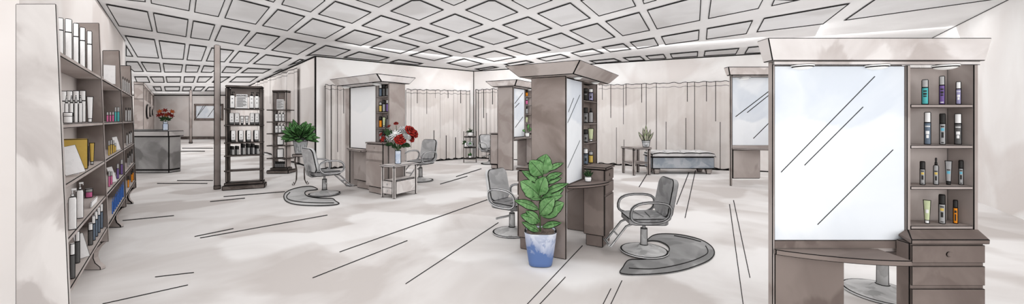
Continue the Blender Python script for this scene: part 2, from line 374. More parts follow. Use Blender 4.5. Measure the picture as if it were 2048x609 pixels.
wcurtain('pale curtain on the passage wall behind the slim product stand', BE, Bc, 514, 600, 166, 136, [(.1, .3, 1), (.25, .2, 1), (.45, .6, 1), (.6, 0, 1), (.8, .3, 1), (.93, 0, 1), (.97, 0, 1)], folds=9, off=.08)

# ------------------------------------------------------------------ bottles and other products
def mark(b, r, z0, z1, w, mi, ry=None, n=4):              # printed mark wrapped over the front of a round body
    ry = ry or r
    a0 = [-PI / 2 + w * (2 * k / n - 1) for k in range(n + 1)]
    lo = [b.bm.verts.new((1.012 * r * math.cos(a), 1.012 * ry * math.sin(a), z0)) for a in a0]
    hi = [b.bm.verts.new((1.012 * r * math.cos(a), 1.012 * ry * math.sin(a), z1)) for a in a0]
    for k in range(n): b.bm.faces.new((lo[k], lo[k + 1], hi[k + 1], hi[k])).material_index = mi
def product(kind, loc, h, r, col, cap, label, cat='bottle', group=None, t=None, marks=None, rz=None):
    loc = Vector(loc) + Vector((0, 0, .0015)); t = t or min(T(loc.y, 1.3), r * .4)
    nm = {'can': 'spray_can', 'round': 'round_bottle', 'pump': 'pump_bottle', 'spray': 'spray_bottle', 'tube': 'squeeze_tube', 'jar': 'cream_jar', 'flat': 'flat_bottle', 'nozzle': 'nozzle_bottle', 'box': 'product_box', 'pack': 'product_box'}[kind]
    o = thing(nm, label, cat, loc, facing(loc) if rz is None else rz, group)
    b = MB(); c = [pm(col)]; k = pm(cap) if cap else None
    fr, fy = {'flat': (r * .95, .58), 'tube': (r * .80, .92), 'pump': (r, .88), 'spray': (r, .88), 'nozzle': (r, .88)}.get(kind, (r, 1))
    for z0, z1_, w, x, cc in marks or ():
        if pm(cc) not in c[1:]: c.append(pm(cc))
        mark(b, fr, h * z0, h * z1_, w, 1 + (c[1:].index(pm(cc)) + 1), fr * fy)
    if kind == 'can':
        z1 = h * .68
        b.loft([(r, r, 0, 1), (r, r, t, 0), (r, r, z1 - t, 1), (r, r, z1, 0)], 20, t).build('body', c, o)
        MB().loft([(r * .96, r * .96, z1, 1), (r * .96, r * .96, z1 + t * .6, 0), (r * .96, r * .96, h - 1.6 * t, 0), (r * .9, r * .9, h - t, 1), (r * .8, r * .8, h, 0)], 20, t).build('cap', k, o)
    elif kind == 'round':
        z1 = h * .82
        b.loft([(r, r, 0, 1), (r, r, t, 0), (r, r, z1 * .86, 0), (r * .8, r * .8, z1 * .96, 0), (r * .45, r * .45, z1, 1), (r * .45, r * .45, z1 + t * .5, 0)], 20, t).build('body', c, o)
        MB().loft([(r * .5, r * .5, z1 + t * .5, 1), (r * .5, r * .5, z1 + t * 1.2, 0), (r * .5, r * .5, h - t, 1), (r * .42, r * .42, h, 0)], 14, t).build('cap', k, o)
    elif kind == 'flat':
        b.loft([(r * .93, r * .5, h * .14, 1), (r * .95, r * .52, h * .14 + t, 0), (r, r * .55, h * .6, 0), (r * .96, r * .5, h * .93, 0), (r * .8, r * .4, h * .985, 1), (r * .7, r * .3, h, 0)], 20, t, power=2.6).build('body', c, o)
        MB().loft([(r * .9, r * .5, 0, 1), (r * .92, r * .5, t, 0), (r * .92, r * .5, h * .14, 0)], 20, t, power=2.6).build('cap', k, o)
    elif kind == 'tube':
        b.loft([(r * .7, r * .7, h * .13, 1), (r * .72, r * .7, h * .13 + t, 0), (r * .85, r * .55, h * .5, 0), (r * 1.02, r * .2, h - 2 * t, 0), (r * 1.05, r * .1, h - t, 1), (r * 1.05, r * .1, h, 0)], 20, t).build('body', c, o)
        MB().loft([(r * .62, r * .62, 0, 1), (r * .66, r * .66, t, 0), (r * .68, r * .68, h * .13, 0)], 16, t).build('cap', k, o)
    elif kind == 'jar':
        b.loft([(r * .9, r * .9, 0, 1), (r, r, t, 0), (r, r, h * .6, 1), (r, r, h * .6 + t * .7, 0)], 20, t).build('body', c, o)
        MB().loft([(r * 1.03, r * 1.03, h * .6 + t * .7, 0), (r * 1.03, r * 1.03, h - t, 1), (r * .97, r * .97, h, 0)], 20, t).build('lid', k, o)
    elif kind in ('pump', 'spray', 'nozzle'):
        z1 = h * (.8 if kind == 'pump' else .74)
        p = 3.2 if kind == 'pump' else 2
        b.loft([(r * .96, r * .8, 0, 1), (r, r * .85, t, 0), (r, r * .85, z1 * .9, 0), (r * .82, r * .7, z1 - t, 1), (r * .5, r * .5, z1, 0)], 20, t, power=p).build('body', c, o)
        g = MB()
        if kind == 'pump':
            g.loft([(r * .42, r * .42, z1, 1), (r * .42, r * .42, z1 + t, 0), (r * .42, r * .42, z1 + h * .06, 1), (r * .15, r * .15, z1 + h * .07, 0), (r * .15, r * .15, h * .95, 0)], 14, t)
            g.box(-r * .3, r * .95, -r * .2, r * .2, h * .95, h); g.box(r * .72, r * .95, -r * .16, r * .16, h * .91, h * .95)
            g.edge_ink(min(t, r * .08))
        elif kind == 'spray':
            g.loft([(r * .5, r * .5, z1, 1), (r * .5, r * .5, z1 + t, 0), (r * .5, r * .5, z1 + h * .08, 1), (r * .32, r * .32, z1 + h * .1, 0), (r * .4, r * .45, h * .95, 0), (r * .25, r * .3, h, 0)], 14, t)
        else:
            g.loft([(r * .85, r * .75, z1, 1), (r * .8, r * .7, z1 + t, 0), (r * .4, r * .4, h * .9, 1), (r * .34, r * .34, h * .92, 0), (r * .3, r * .3, h - t, 1), (r * .28, r * .28, h, 0)], 14, t)
        g.build('pump' if kind == 'pump' else 'nozzle', k, o)
    elif kind in ('box', 'pack'):
        d = r * (.5 if kind == 'box' else .9)
        b.box(-r, r, -d, d, 0, h); b.build('carton', c, o, ink=t)
    return o
KMS = lambda c: [(.56, .6, .55, 0, 'black'), (.44, .53, .5, 0, c), (.22, .4, .35, 0, 'black'), (.05, .08, .4, 0, 'black')]
GW = [(.54, .58, .7, 0, 'white'), (.32, .42, .5, 0, 'white'), (.2, .3, .35, 0, 'white')]
WL = [(.60, .66, .7, 0, 'black'), (.40, .43, .6, 0, 'grey'), (.34, .37, .6, 0, 'grey'), (.28, .30, .6, 0, 'grey')]

def card(name, label, cat, loc, w, h, tilt=.18, lean=0.0, rz=None, t=None, easel=True):
    loc = Vector(loc) + Vector((0, 0, .004 + h * math.sin(tilt) * 0)); t = t or T(loc.y, 1.3)
    o = thing(name, label, cat, loc, facing(loc) if rz is None else rz)
    Mx = Matrix.Rotation(-tilt, 4, 'X') @ Matrix.Rotation(lean, 4, 'Y')
    zo = abs(math.sin(lean)) * w / 2
    MB().box(-w / 2, w / 2, -.004, .004, 0, h, 0, Matrix.Translation((0, 0, zo)) @ Mx).build('card', M['paper'], o, ink=min(t, w * .1))
    if easel:
        b = MB(); y1 = math.sin(tilt) * h * .7
        b.hexa([(-w * .15, y1 + .05, 0), (w * .15, y1 + .05, 0), (w * .15, y1 + .055, 0), (-w * .15, y1 + .055, 0),
                (-w * .1, y1, h * .62), (w * .1, y1, h * .62), (w * .1, y1 + .005, h * .62), (-w * .1, y1 + .005, h * .62)])
        b.build('easel_back', M['paper'], o)
    return o

# ------------------------------------------------------------------ wall bookcases (left)
KB = 1.12
SH = [1.935, 1.475, 1.09, .745, .43]
YB = [2.35, 3.84, 5.33, 6.80]
def lean(z): return .095 * (1 - (z - .3) / 2.17)
def frontX(Y, z): return -.728 - .895 * Y + lean(z)
DEP = .24
names_b = ['nearest wall bookcase with white hair products and tall blank side panel', 'middle wall bookcase with pink, teal and blue bottles', 'farthest wall bookcase with grey and orange bottles']
for u in range(3):
    ya, yb = YB[u], YB[u + 1]; t = T(ya, 1.5 if u == 0 else 1.9)
    root = thing('bookcase', names_b[u], 'bookcase', (frontX(ya, 0) - .1, ya, 0), 0, 'bookcases along the left wall')
    O = root.location
    def bp(X, Y, Z): return Vector((X, Y, Z)) - O
    def panel(Y0, Y1, z0, z1, name):
        b = MB(); P = []
        for z in (z0, z1):
            P += [bp(frontX(Y0, 2.47) - DEP, Y0, z), bp(frontX(Y0, z), Y0, z), bp(frontX(Y1, z), Y1, z), bp(frontX(Y1, 2.47) - DEP, Y1, z)]
        b.hexa(P); return b.build(name, M['panel' if Y0 < 2.4 else 'taupe'], root, ink=t)
    g = .002
    if u == 0: panel(ya, ya + .045, 0, 2.22, 'side_panel')
    panel(yb - .05, yb - g, .28, 2.47, 'side_panel')
    y0 = ya + (.045 if u == 0 else g); y1 = yb - .05
    for z in SH:
        b = MB(); P = []
        for zz in (z - .03, z): P += [bp(frontX(y0, 2.47) - DEP + .02, y0, zz), bp(frontX(y0, z) - .004, y0, zz), bp(frontX(y1, z) - .004, y1, zz), bp(frontX(y1, 2.47) - DEP + .02, y1, zz)]
        b.hexa(P).build('shelf', M['taupe'], root, ink=t)
    b = MB(); P = []
    for zz in (.402, 2.1): P += [bp(frontX(y0, 2.47) - DEP, y0, zz), bp(frontX(y0, 2.47) - DEP + .018, y0, zz), bp(frontX(y1, 2.47) - DEP + .018, y1, zz), bp(frontX(y1, 2.47) - DEP, y1, zz)]
    b.hexa(P).build('back_panel', M['wallwarm'], root)
    # curved bracket foot below the far side panel
    out = [(-.26, .28), (-.24, .04), (-.22, 0), (-.03, 0), (-.035, .03), (-.085, .07), (-.105, .12), (-.10, .17), (-.07, .22), (-.01, .278)]
    xf = frontX(yb, .28)
    b = MB(); b.prism(out, yb - .055, yb - g, 0, lambda x, y, z: tuple(bp(xf + x, z, y)))
    b.build('foot', M['taupe'], root, ink=t, ang=50)
    if u == 0:
        b = MB(); b.prism(out, ya, ya + .045, 0, lambda x, y, z: tuple(bp(frontX(ya, .28) + x * .5 - .3, z, y))); b.build('foot', M['taupe'], root, ink=t, ang=50)

def bspot(u, s, px, d):
    z = SH[s]; q = (px - CX) / F; c = -.728 + lean(z) - d
    Y = -c / (-q - .895); Y = max(YB[u] + .12, min(YB[u + 1] - .095, Y))
    return Vector((c - .895 * Y, Y, z))
def bprod(u, s, px, w, hp, d, kind, col, cap, label, cat='bottle', group=None, **kw):
    p = bspot(u, s, px, d); ct = p.y / math.hypot(p.x, p.y)
    return product(kind, p, hp * p.y / F, w * p.y * ct / 2 / F, col, cap, label, cat, group, **kw)
cases = ['nearest', 'middle', 'farthest']; rows_ = ['top', 'second', 'third', 'fourth', 'lowest']
def W(u, s): return 'on %s shelf of %s bookcase' % (rows_[s], cases[u])
for i, (px, w, hp) in enumerate([(121, 14, 77), (137, 16, 84), (152, 13, 84), (165, 13, 83), (179, 12, 84)]):
    bprod(0, 0, px, w, hp, .06, 'can', 'white', 'white', '%s tall white bottle %s' % (ORD[i], W(0, 0)), group='tall white bottles on the top shelf')
for i, px in enumerate([127, 139, 152, 165]):
    bprod(0, 1, px, 15, 64, .15, 'can', 'white', 'white', '%s white capped bottle in back row %s' % (ORD[i], W(0, 1)), group='white bottles in the back row of the second shelf')
for i, px in enumerate([133, 143, 152, 161]):
    bprod(0, 1, px, 9, 55, .065, 'nozzle', 'white', 'lgrey', '%s slim white grey nozzled bottle %s' % (ORD[i], W(0, 1)), group='nozzle bottles on the second shelf')
bprod(0, 1, 136, 20, 22, .015, 'jar', 'white', 'white', 'low white jar in front %s' % W(0, 1), 'jar')
bprod(0, 1, 180, 14, 52, .06, 'tube', 'white', 'white', 'upright white tube at the far end %s' % W(0, 1), 'tube')
p = bspot(0, 2, 149, .14); product('pack', p, .25, .075, 'gold', None, 'large gold carton behind the white card %s' % W(0, 2), 'box')
bprod(0, 2, 172, 11, 42, .08, 'pack', 'gold', None, 'narrow gold carton beside the gold tube %s' % W(0, 2), 'box')
bprod(0, 2, 184, 11, 44, .06, 'tube', 'gold', 'lgrey', 'gold tube with grey cap %s' % W(0, 2), 'tube')
p = bspot(0, 2, 152, .03); card('price_card', 'tilted blank white card in front of gold carton %s' % W(0, 2), 'card', p, .10, .21, .2, -.25)
bprod(0, 3, 145, 18, 82, .03, 'pump', 'white', 'white', 'larger white pump bottle in front %s' % W(0, 3), group='white pump bottles')
bprod(0, 3, 160, 15, 72, .05, 'pump', 'white', 'white', 'smaller white pump bottle behind %s' % W(0, 3), group='white pump bottles')
bprod(0, 3, 178, 16, 18, .15, 'jar', 'pink', 'lgrey', 'pink jar with grey lid %s' % W(0, 3), 'jar')
p = bspot(0, 3, 187, .04); card('price_strip', 'low price strip holder at the far end %s' % W(0, 3), 'card', p, .34, .05, .1, 0, rz=math.atan2(1, -.895) - PI, easel=False)
for i, (px, w, hp) in enumerate([(145, 12, 70), (155, 11, 64)]):
    bprod(0, 4, px, w, hp, .03 + i * .035, 'can', 'dgrey', 'white', '%s dark grey white capped bottle near side panel %s' % (['nearer', 'farther'][i], W(0, 4)), group='dark grey bottles on the lowest shelf')
p = bspot(0, 4, 170, .03); card('price_card', 'leaning blank white card between grey bottles %s' % W(0, 4), 'card', p, .055, .19, .15, -.2)
for i, (px, w, hp) in enumerate([(181, 11, 44), (187, 9, 50), (192, 9, 51), (197, 8.5, 52), (202.5, 8.5, 50)]):
    bprod(0, 4, px, w, hp, .055, 'can', 'dgrey' if i == 0 else 'slate', 'white', ('short dark grey bottle right of the white card ' if i == 0 else '%s slate blue bottle in the row ' % ORD[i - 1]) + W(0, 4), group='slate bottles on the lowest shelf')
p = bspot(1, 0, 219, .06); card('display_card', 'blank white card standing %s' % W(1, 0), 'card', p, .105, .235, .05, 0)
for i, px in enumerate([215, 220.5, 226]): bprod(1, 1, px, 4.6, 20, .05, 'can', 'pink', 'lgrey', '%s pink bottle with grey cap %s' % (ORD[i], W(1, 1)), group='pink bottles on the second shelf')
for i, px in enumerate([231, 236, 240.2]): bprod(1, 1, px, 4.4, 29, .05, 'can', 'teal', 'lgrey', '%s teal bottle with grey cap %s' % (ORD[i], W(1, 1)), group='teal bottles on the second shelf')
for i, (px, hp) in enumerate([(218, 30), (222.5, 29), (227, 25), (230.5, 18)]): bprod(1, 2, px, 4.2, hp, .05, 'can', 'gold', 'lgrey', '%s gold bottle with grey cap %s' % (ORD[i], W(1, 2)), group='gold bottles on the third shelf')
p = bspot(1, 2, 237, .04); card('price_card', 'leaning blank white card %s' % W(1, 2), 'card', p, .05, .18, .1, -.22)
for i, (px, hp) in enumerate([(218.5, 32), (223, 26)]): bprod(1, 3, px, 4.4, hp, .05, 'can', 'pink', 'lgrey', '%s pink bottle left of the white card %s' % (['nearer', 'farther'][i], W(1, 3)), group='pink bottles on the fourth shelf')
p = bspot(1, 3, 229.5, .03); card('price_card', 'leaning blank white card between pink and purple bottles %s' % W(1, 3), 'card', p, .05, .19, .1, -.25)
for i, px in enumerate([235.5, 243.5]): bprod(1, 3, px, 5.6, 30, .04, 'can', 'purple', 'lgrey', '%s purple bottle with grey cap %s' % (['nearer', 'farther'][i], W(1, 3)), group='purple bottles on the fourth shelf')
for i in range(8): bprod(1, 4, 225 + 3 * i, 3.0, 31, .035, 'round', 'blue', 'blue', '%s bright blue bottle of the row %s' % (ORD[i], W(1, 4)), group='blue bottles on the lowest shelf')
for s, pxs, w, hp, c, cap, dsc in [(0, [246, 250, 254, 258], 3.6, 30, 'lgrey', 'black', 'slim grey black capped bottle'), (1, [252, 257, 262], 4.6, 27, 'lgrey', 'black', 'rounded grey black capped bottle'),
                                (2, [254, 259, 264], 4.4, 25, 'lgrey', 'black', 'rounded grey bottle'), (3, [256, 259.7, 264], 3.2, 27, 'silver', 'black', 'slim silver bottle'), (4, [256.5, 263.5, 268], 3.6, 23, 'orange', 'black', 'orange black capped bottle')]:
    for i, px in enumerate(pxs): bprod(2, s, px, w, hp, .05, 'can' if s in (3, 4) else 'round', c, cap, '%s %s %s' % (ORD[i], dsc, W(2, s)), group='%ss on the %s shelf' % (dsc, rows_[s]))

# ------------------------------------------------------------------ mirror stations
def vanity(label, P0, P1, D=.4, H=2.0, lw=.03, m=.6, rail=.04, zd=.75, dp_=.3, dx=None, tw=None, tp=.25, zt=.8, shelves=(), cab=None, cabz=(.15, None), plinth=True, nicm=None,
           crown=((.1, .1, .1, .1), (.22, .22, .22, .22)), Hc=2.15, bodym='darktaupe', top_back=None, endm=None, crownm='crown', mirm='mirror', glints=(), spots=(), back_tower=None, right_to_floor=False, rail_out=.05, niche_d=.14, splash=0.0, wall_cab_plinth=False, zfoot=0.0):
    P0, P1 = Vector((P0[0], P0[1], 0)), Vector((P1[0], P1[1], 0)); d = P1 - P0; W_ = d.length; d.normalize()
    root = thing('mirror_station', label, 'salon station', P0, math.atan2(d.y, d.x), 'mirror stations of the salon')
    yc = (P0.y + P1.y) / 2; t = T(yc, 1.4); bm_, em = M[bodym], M[endm or bodym]
    tw = tw or (m, W_); dx = dx if dx is not None else tw[0]
    g = .001
    MB().box(0, lw, 0, D, 0, H).build('side_panel', em, root, ink=t)
    nd = max(D, niche_d + .06); nm_ = M[nicm or bodym]
    MB().box(W_ - .03, W_, 0, nd, 0 if right_to_floor else zt + g, H).build('side_panel', em, root, ink=t)
    MB().box(m - .012, m + .012, 0, niche_d + .02, zt + g, H - rail - g).build('divider', nm_, root, ink=t * .8)
    if D > niche_d + .03: MB().box(lw + g, W_ - .03 - g, niche_d + .02, D, zd - .12, H - .02).build('back_panel', nm_, root, ink=t)
    else:
        MB().box(m - .012, W_ - .03 - g, niche_d + .02, nd, zd - .12, H - .02).build('back_panel', nm_, root, ink=t)
        MB().box(lw + g, m - .014, .025, D, zd - .033, H - .02).build('mirror_backing', em, root, ink=t)
    MB().box(0, W_, -rail_out, -g, H - rail, H - g).build('top_rail', M[crownm], root, ink=t * .8)
    b = MB(); mz0, mz1 = zd + splash, H - rail - .004
    b.box(lw + .004, m - .016, .012, min(niche_d + .018, .024 if D < .1 else 9), mz0, mz1); b.edge_ink(t)
    mw, mh = m - .02 - lw, mz1 - mz0
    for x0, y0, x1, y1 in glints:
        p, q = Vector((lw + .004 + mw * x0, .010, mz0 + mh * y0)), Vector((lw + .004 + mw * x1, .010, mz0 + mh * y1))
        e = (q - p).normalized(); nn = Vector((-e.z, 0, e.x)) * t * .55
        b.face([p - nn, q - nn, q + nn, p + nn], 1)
    b.build('mirror', M[mirm], root)
    for z in shelves: MB().box(m + .014, W_ - .032, .002, niche_d + .018, z - .022, z).build('shelf', nm_, root, ink=t * .8)
    # desk with a bowed front
    n = 16; out = []
    for k in range(n + 1):
        u = k / n; out.append((lw * .5 + (dx - lw * .5) * u, -.02 - dp_ * math.sin(u * PI / 2) ** .85))
    out += [(dx, .0), (dx, niche_d), (lw + g, niche_d), (lw + g, 0)] if False else [(dx, -.002), (lw * .5, -.002)]
    MB().prism(out, zd - .035, zd).build('desk_top', bm_, root, ink=t, ang=50)
    if splash: MB().box(lw + g, m - .014, .003, .02, zd, zd + splash - .003).build('splash_board', bm_, root)
    if cab:
        z1 = zd - .036
        MB().box(cab[0], cab[1], cab[2], cab[3], cabz[0], z1).build('cabinet', bm_, root, ink=t)
        if wall_cab_plinth: MB().box(cab[0] + .05, cab[1] - .03, cab[2] + .05, cab[3] - .02, 0, cabz[0] - g).build('plinth', bm_, root, ink=t)
    def tower(x0, x1, y0, y1, sgn, knob=True):
        # y0 = front plane, y1 = where it meets the station
        pz = .14 if plinth else 0
        a, c = min(y0, y1), max(y0, y1)
        MB().box(x0, x1, a + (.012 if sgn < 0 else 0), c - (.012 if sgn > 0 else 0), pz + .001, zt - .03).build('drawer_unit', bm_, root, ink=t)
        if top_back and sgn < 0:                            # sloping top that widens back into the niche
            q0, q1, zq = top_back; yf = a - .012
            MB().hexa([(x0 - .012, yf, zt - .03), (x1 + .012, yf, zt - .03), (q1, c + .15, zq - .03), (q0, c + .15, zq - .03), (x0 - .012, yf, zt), (x1 + .012, yf, zt), (q1, c + .001, zq), (q0, c + .001, zq)]).build('unit_top', bm_, root, ink=t)
        else: MB().box(x0 - .012, x1 + .012, a - (.012 if sgn < 0 else 0), c + (.012 if sgn > 0 else 0), zt - .029, zt).build('unit_top', bm_, root, ink=t)
        if plinth: MB().box(x0 + .03, x1 - .03, a + .04, c - .02, zfoot, pz).build('plinth', bm_, root, ink=t)
        hh = zt - .03 - pz; cuts = [(pz + .01, pz + hh * .60), (pz + hh * .63, pz + hh * .80), (pz + hh * .83, zt - .04)]
        for i, (za, zb) in enumerate(cuts):
            yy = (y0, y0 + .011) if sgn < 0 else (y0 - .011, y0)
            dr = MB().box(x0 + .004, x1 - .004, yy[0], yy[1], za, zb).build('drawer', bm_, root, ink=t)
            if i == 2 and knob:
                kb = MB(); kb.loft([(.017, .017, 0, 1), (.017, .017, .006, 0), (.011, .011, .012, 0)], 14, .003, Matrix.Translation(((x0 + x1) / 2, y0, (za + zb) / 2)) @ Matrix.Rotation(PI / 2, 4, 'X'), False)
                kb.build('knob', bm_, dr)
    tower(tw[0] + .002, tw[1], -tp, -.003, -1)
    if back_tower: tower(back_tower[0], back_tower[1], D + back_tower[2], D + .003, 1)
    (bl, br, bf, bb), (tl, tr, tf, tb) = crown
    MB().hexa([(-bl, -bf, H), (W_ + br, -bf, H), (W_ + br, D + bb, H), (-bl, D + bb, H), (-tl, -tf, Hc), (W_ + tr, -tf, Hc), (W_ + tr, D + tb, Hc), (-tl, D + tb, Hc)]).build('crown', M[crownm], root, ink=t * 1.1, ang=25)
    for x, y, r in spots:
        z = H - rail if -rail_out <= y <= 0 else H
        b = MB(); b.loft([(r, r, z - .001, 1), (r * .99, r * .99, z - t * .9, 0)] + [(r * math.cos(k * PI / 12), r * math.cos(k * PI / 12), z - t * .9 - r * .42 * math.sin(k * PI / 12), 1 if k == 1 else 0) for k in range(1, 6)], 20, t, Matrix.Translation((x, y, 0)), False)
        b.build('spotlight', M['lamp'], root)
    return root, Matrix.Translation(P0) @ Matrix.Rotation(math.atan2(d.y, d.x), 4, 'Z'), W_

def vprod(Mx, x, y, z, kind, h, r, col, cap, label, cat='bottle', group=None, **kw):
    return product(kind, Mx @ Vector((x, y, z)), h, r, col, cap, label, cat, group, **kw)

# right front station, facing the room squarely
YF = 2.5
def fx(px): return (px - CX) / F * YF
SF = [1.602, 1.332, 1.061]
Xf0 = fx(1545); Wf0 = fx(1957) - Xf0; r_, Mf, Wf = vanity('large front mirror station with coloured bottles in its right niche', (Xf0, YF), (fx(1957), YF), D=.045, H=1.885, lw=fx(1550) - Xf0, m=fx(1818) - Xf0, rail=.024, zd=.652, dp_=.20,
       tw=(fx(1822) - Xf0 - .105, fx(1957) - Xf0 - .075), tp=.10, zt=.745, shelves=SF + [.80], dx=.69, top_back=(fx(1818) - Xf0 - .01, Wf0, .777), cab=(fx(1550) - Xf0 + .002, fx(1690) - Xf0, .004, .044), cabz=(0, None), plinth=False, endm='taupe', nicm='taupe', crown=((.02, .012, .03, .02), (.062, .03, .05, .02)), Hc=2.03,
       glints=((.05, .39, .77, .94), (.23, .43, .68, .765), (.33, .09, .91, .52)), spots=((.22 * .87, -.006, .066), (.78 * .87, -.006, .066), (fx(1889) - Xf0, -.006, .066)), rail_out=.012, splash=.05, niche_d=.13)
nf = 'in front station niche'
def fp(row, px, w, hp, kind, col, cap, label, cat='bottle', **kw):
    z = (SF + [.80])[row]; Y = YF + .06; X = (px - CX) / F * Y; ct = Y / math.hypot(X, Y)
    product(kind, (X, Y, z), hp * Y / F, w * Y * ct / 2 / F, col, cap, label + ' ' + nf, cat, 'hair products in the front niche', **kw)
TX = [(.50, .56, .5, 0, 'black'), (.38, .46, .5, 0, 'black'), (.3, .35, .45, 0, 'black')]
fp(0, 1850, 15, 50, 'can', 'teal', 'lgrey', 'teal bottle with grey cap on the top shelf', marks=TX)
fp(0, 1884, 13, 57, 'can', 'purple', 'lgrey', 'purple bottle with grey cap on the top shelf', marks=TX + [(.06, .09, .5, 0, 'white')])
fp(0, 1917, 12, 46, 'can', 'lilac', 'white', 'lilac bottle with white cap on the top shelf', marks=GW)
fp(1, 1855, 15, 65, 'can', 'slate', 'white', 'slate blue can with white cap on the second shelf', marks=GW)
fp(1, 1885, 14, 62, 'can', 'silver', 'black', 'silver can with black cap on the second shelf', marks=KMS('sky'))
fp(1, 1916, 16, 62, 'can', 'dgrey', 'white', 'dark grey can with white cap on the second shelf', marks=GW)
fp(2, 1845, 12, 47, 'can', 'silver', 'black', 'silver can with yellow print on the third shelf', marks=KMS('yellow'))
fp(2, 1872, 12, 54, 'spray', 'silver', 'black', 'silver spray bottle with black nozzle', marks=[(.48, .52, .6, 0, 'black'), (.38, .46, .5, 0, 'yellow'), (.16, .32, .3, 0, 'black')])
fp(2, 1897, 15, 48, 'tube', 'silver', 'black', 'silver tube standing on its black cap', 'tube', marks=[(.6, .64, .6, 0, 'black'), (.46, .57, .6, 0, 'sky')])
fp(2, 1922, 11, 49, 'can', 'silver', 'black', 'silver can with blue print on the third shelf', marks=KMS('sky'))
fp(3, 1854, 16, 47, 'tube', 'green', 'white', 'pale green tube on its white cap', 'tube', marks=[(.45, .6, .5, 0, 'white')])
fp(3, 1884, 15, 58, 'can', 'silver', 'black', 'tall silver can with yellow print on the lowest shelf', marks=KMS('yellow'))
fp(3, 1911, 11, 47, 'can', 'orange', 'black', 'orange bottle with black cap on the lowest shelf', marks=[(.45, .56, .45, 0, 'black'), (.12, .4, .3, 0, 'black')])

# station behind it on the right
YS = 8.6
X0 = (1461 - CX) / F * YS
vanity('mirror station half hidden behind the large front station', (X0, YS), (X0 + 1.95, YS), D=.06, H=2.5, lw=.045, m=1.25, rail=.03, zd=.86, dp_=.34, tw=(1.25, 1.95), tp=.3, zt=.96, shelves=(1.3, 1.65, 2.0), cab=(.05, .68, 0, .06), cabz=(.165, None),
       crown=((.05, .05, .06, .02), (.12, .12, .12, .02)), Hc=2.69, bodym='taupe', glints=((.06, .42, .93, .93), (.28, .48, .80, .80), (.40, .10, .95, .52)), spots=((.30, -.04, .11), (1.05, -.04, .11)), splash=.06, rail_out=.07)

# central double station
K0 = Vector((.577, 4.06, 0)); du = Vector((.498, .867, 0)); SC = [1.62, 1.34, 1.12, .97]
rc, Mc, Wc = vanity('tall double sided mirror station in the middle behind the fig plant', K0, K0 + du * 1.11, D=.42, H=1.972, lw=.03, m=.556, rail=.01, zd=.79, dp_=.30, dx=.54, tw=(.54, .90), tp=.27, zt=.945, shelves=(1.74, 1.46, 1.22), cab=None,
       crown=((.1, .1, .12, .1), (.22, .2, .24, .22)), Hc=2.095, crownm='crownmid', endm='midtaupe', nicm='midtaupe', glints=((.08, .58, .85, .86), (.12, .68, .45, .82), (.08, .16, .85, .40)), spots=((.17, -.07, .05), (.80, -.07, .05)), back_tower=(.04, .46, .20), right_to_floor=True, rail_out=.004, niche_d=.07)
nc = 'in the central station niche'
for row, (z, a, c_) in enumerate([(1.74, ('can', 'black', 'black', .15, 'dark grey can'), ('can', 'lilac', 'white', .16, 'lilac can with white cap')), (1.46, ('can', 'grey', 'black', .19, 'tall grey black capped can'), ('spray', 'silver', 'black', .19, 'silver spray bottle')),
                                 (1.22, ('can', 'grey', 'black', .16, 'grey black capped can'), ('tube', 'green', 'white', .17, 'pale green tube')), (.945, ('can', 'slate', 'white', .20, 'slate blue can with white cap'), ('can', 'yellow', 'lgrey', .15, 'yellow bottle with grey cap'))]):
    for (kd, co, ca, h, nm), x in ((a, .735), (c_, .935)):
        vprod(Mc, x, .033, z, kd, h, .031 if kd != 'tube' else .036, co, ca, '%s on the %s shelf %s' % (nm, ['top', 'second', 'third', 'lowest'][row], nc), 'tube' if kd == 'tube' else 'bottle', 'hair products in the central niche', marks=KMS('grey') if kd in ('can',) and co != 'yellow' else None)

# back centre station
K1 = fl(1026, 342)
rb, Mb, Wb = vanity('distant double sided mirror station left of the central station', K1, K1 + du * 1.25, D=.54, H=2.48, lw=.06, m=.76, rail=.02, zd=.97, dp_=.28, dx=.80, tw=(.80, 1.22), tp=.28, zt=1.10, shelves=(1.38, 1.68, 1.98, 2.24), bodym='taupe', crown=((.1, .1, .12, .12), (.25, .25, .28, .3)), Hc=2.66,
       glints=((.08, .68, .85, .92), (.1, .60, .5, .70), (.12, .2, .85, .42)), spots=((.95, -.07, .08),), back_tower=(.04, .5, .30), right_to_floor=True, rail_out=.004)
for z, kd, co, ca, h, nm in [(2.24, 'can', 'orange', 'black', .2, 'orange bottle'), (1.98, 'can', 'pink', 'lgrey', .215, 'pink bottle'), (1.68, 'spray', 'silver', 'black', .25, 'silver spray bottle'), (1.38, 'tube', 'green', 'white', .22, 'pale green tube')]:
    vprod(Mb, .98, .06, z, kd, h, .045, co, ca, '%s in the niche of the distant centre station' % nm, 'tube' if kd == 'tube' else 'bottle', 'hair products in the distant niche')

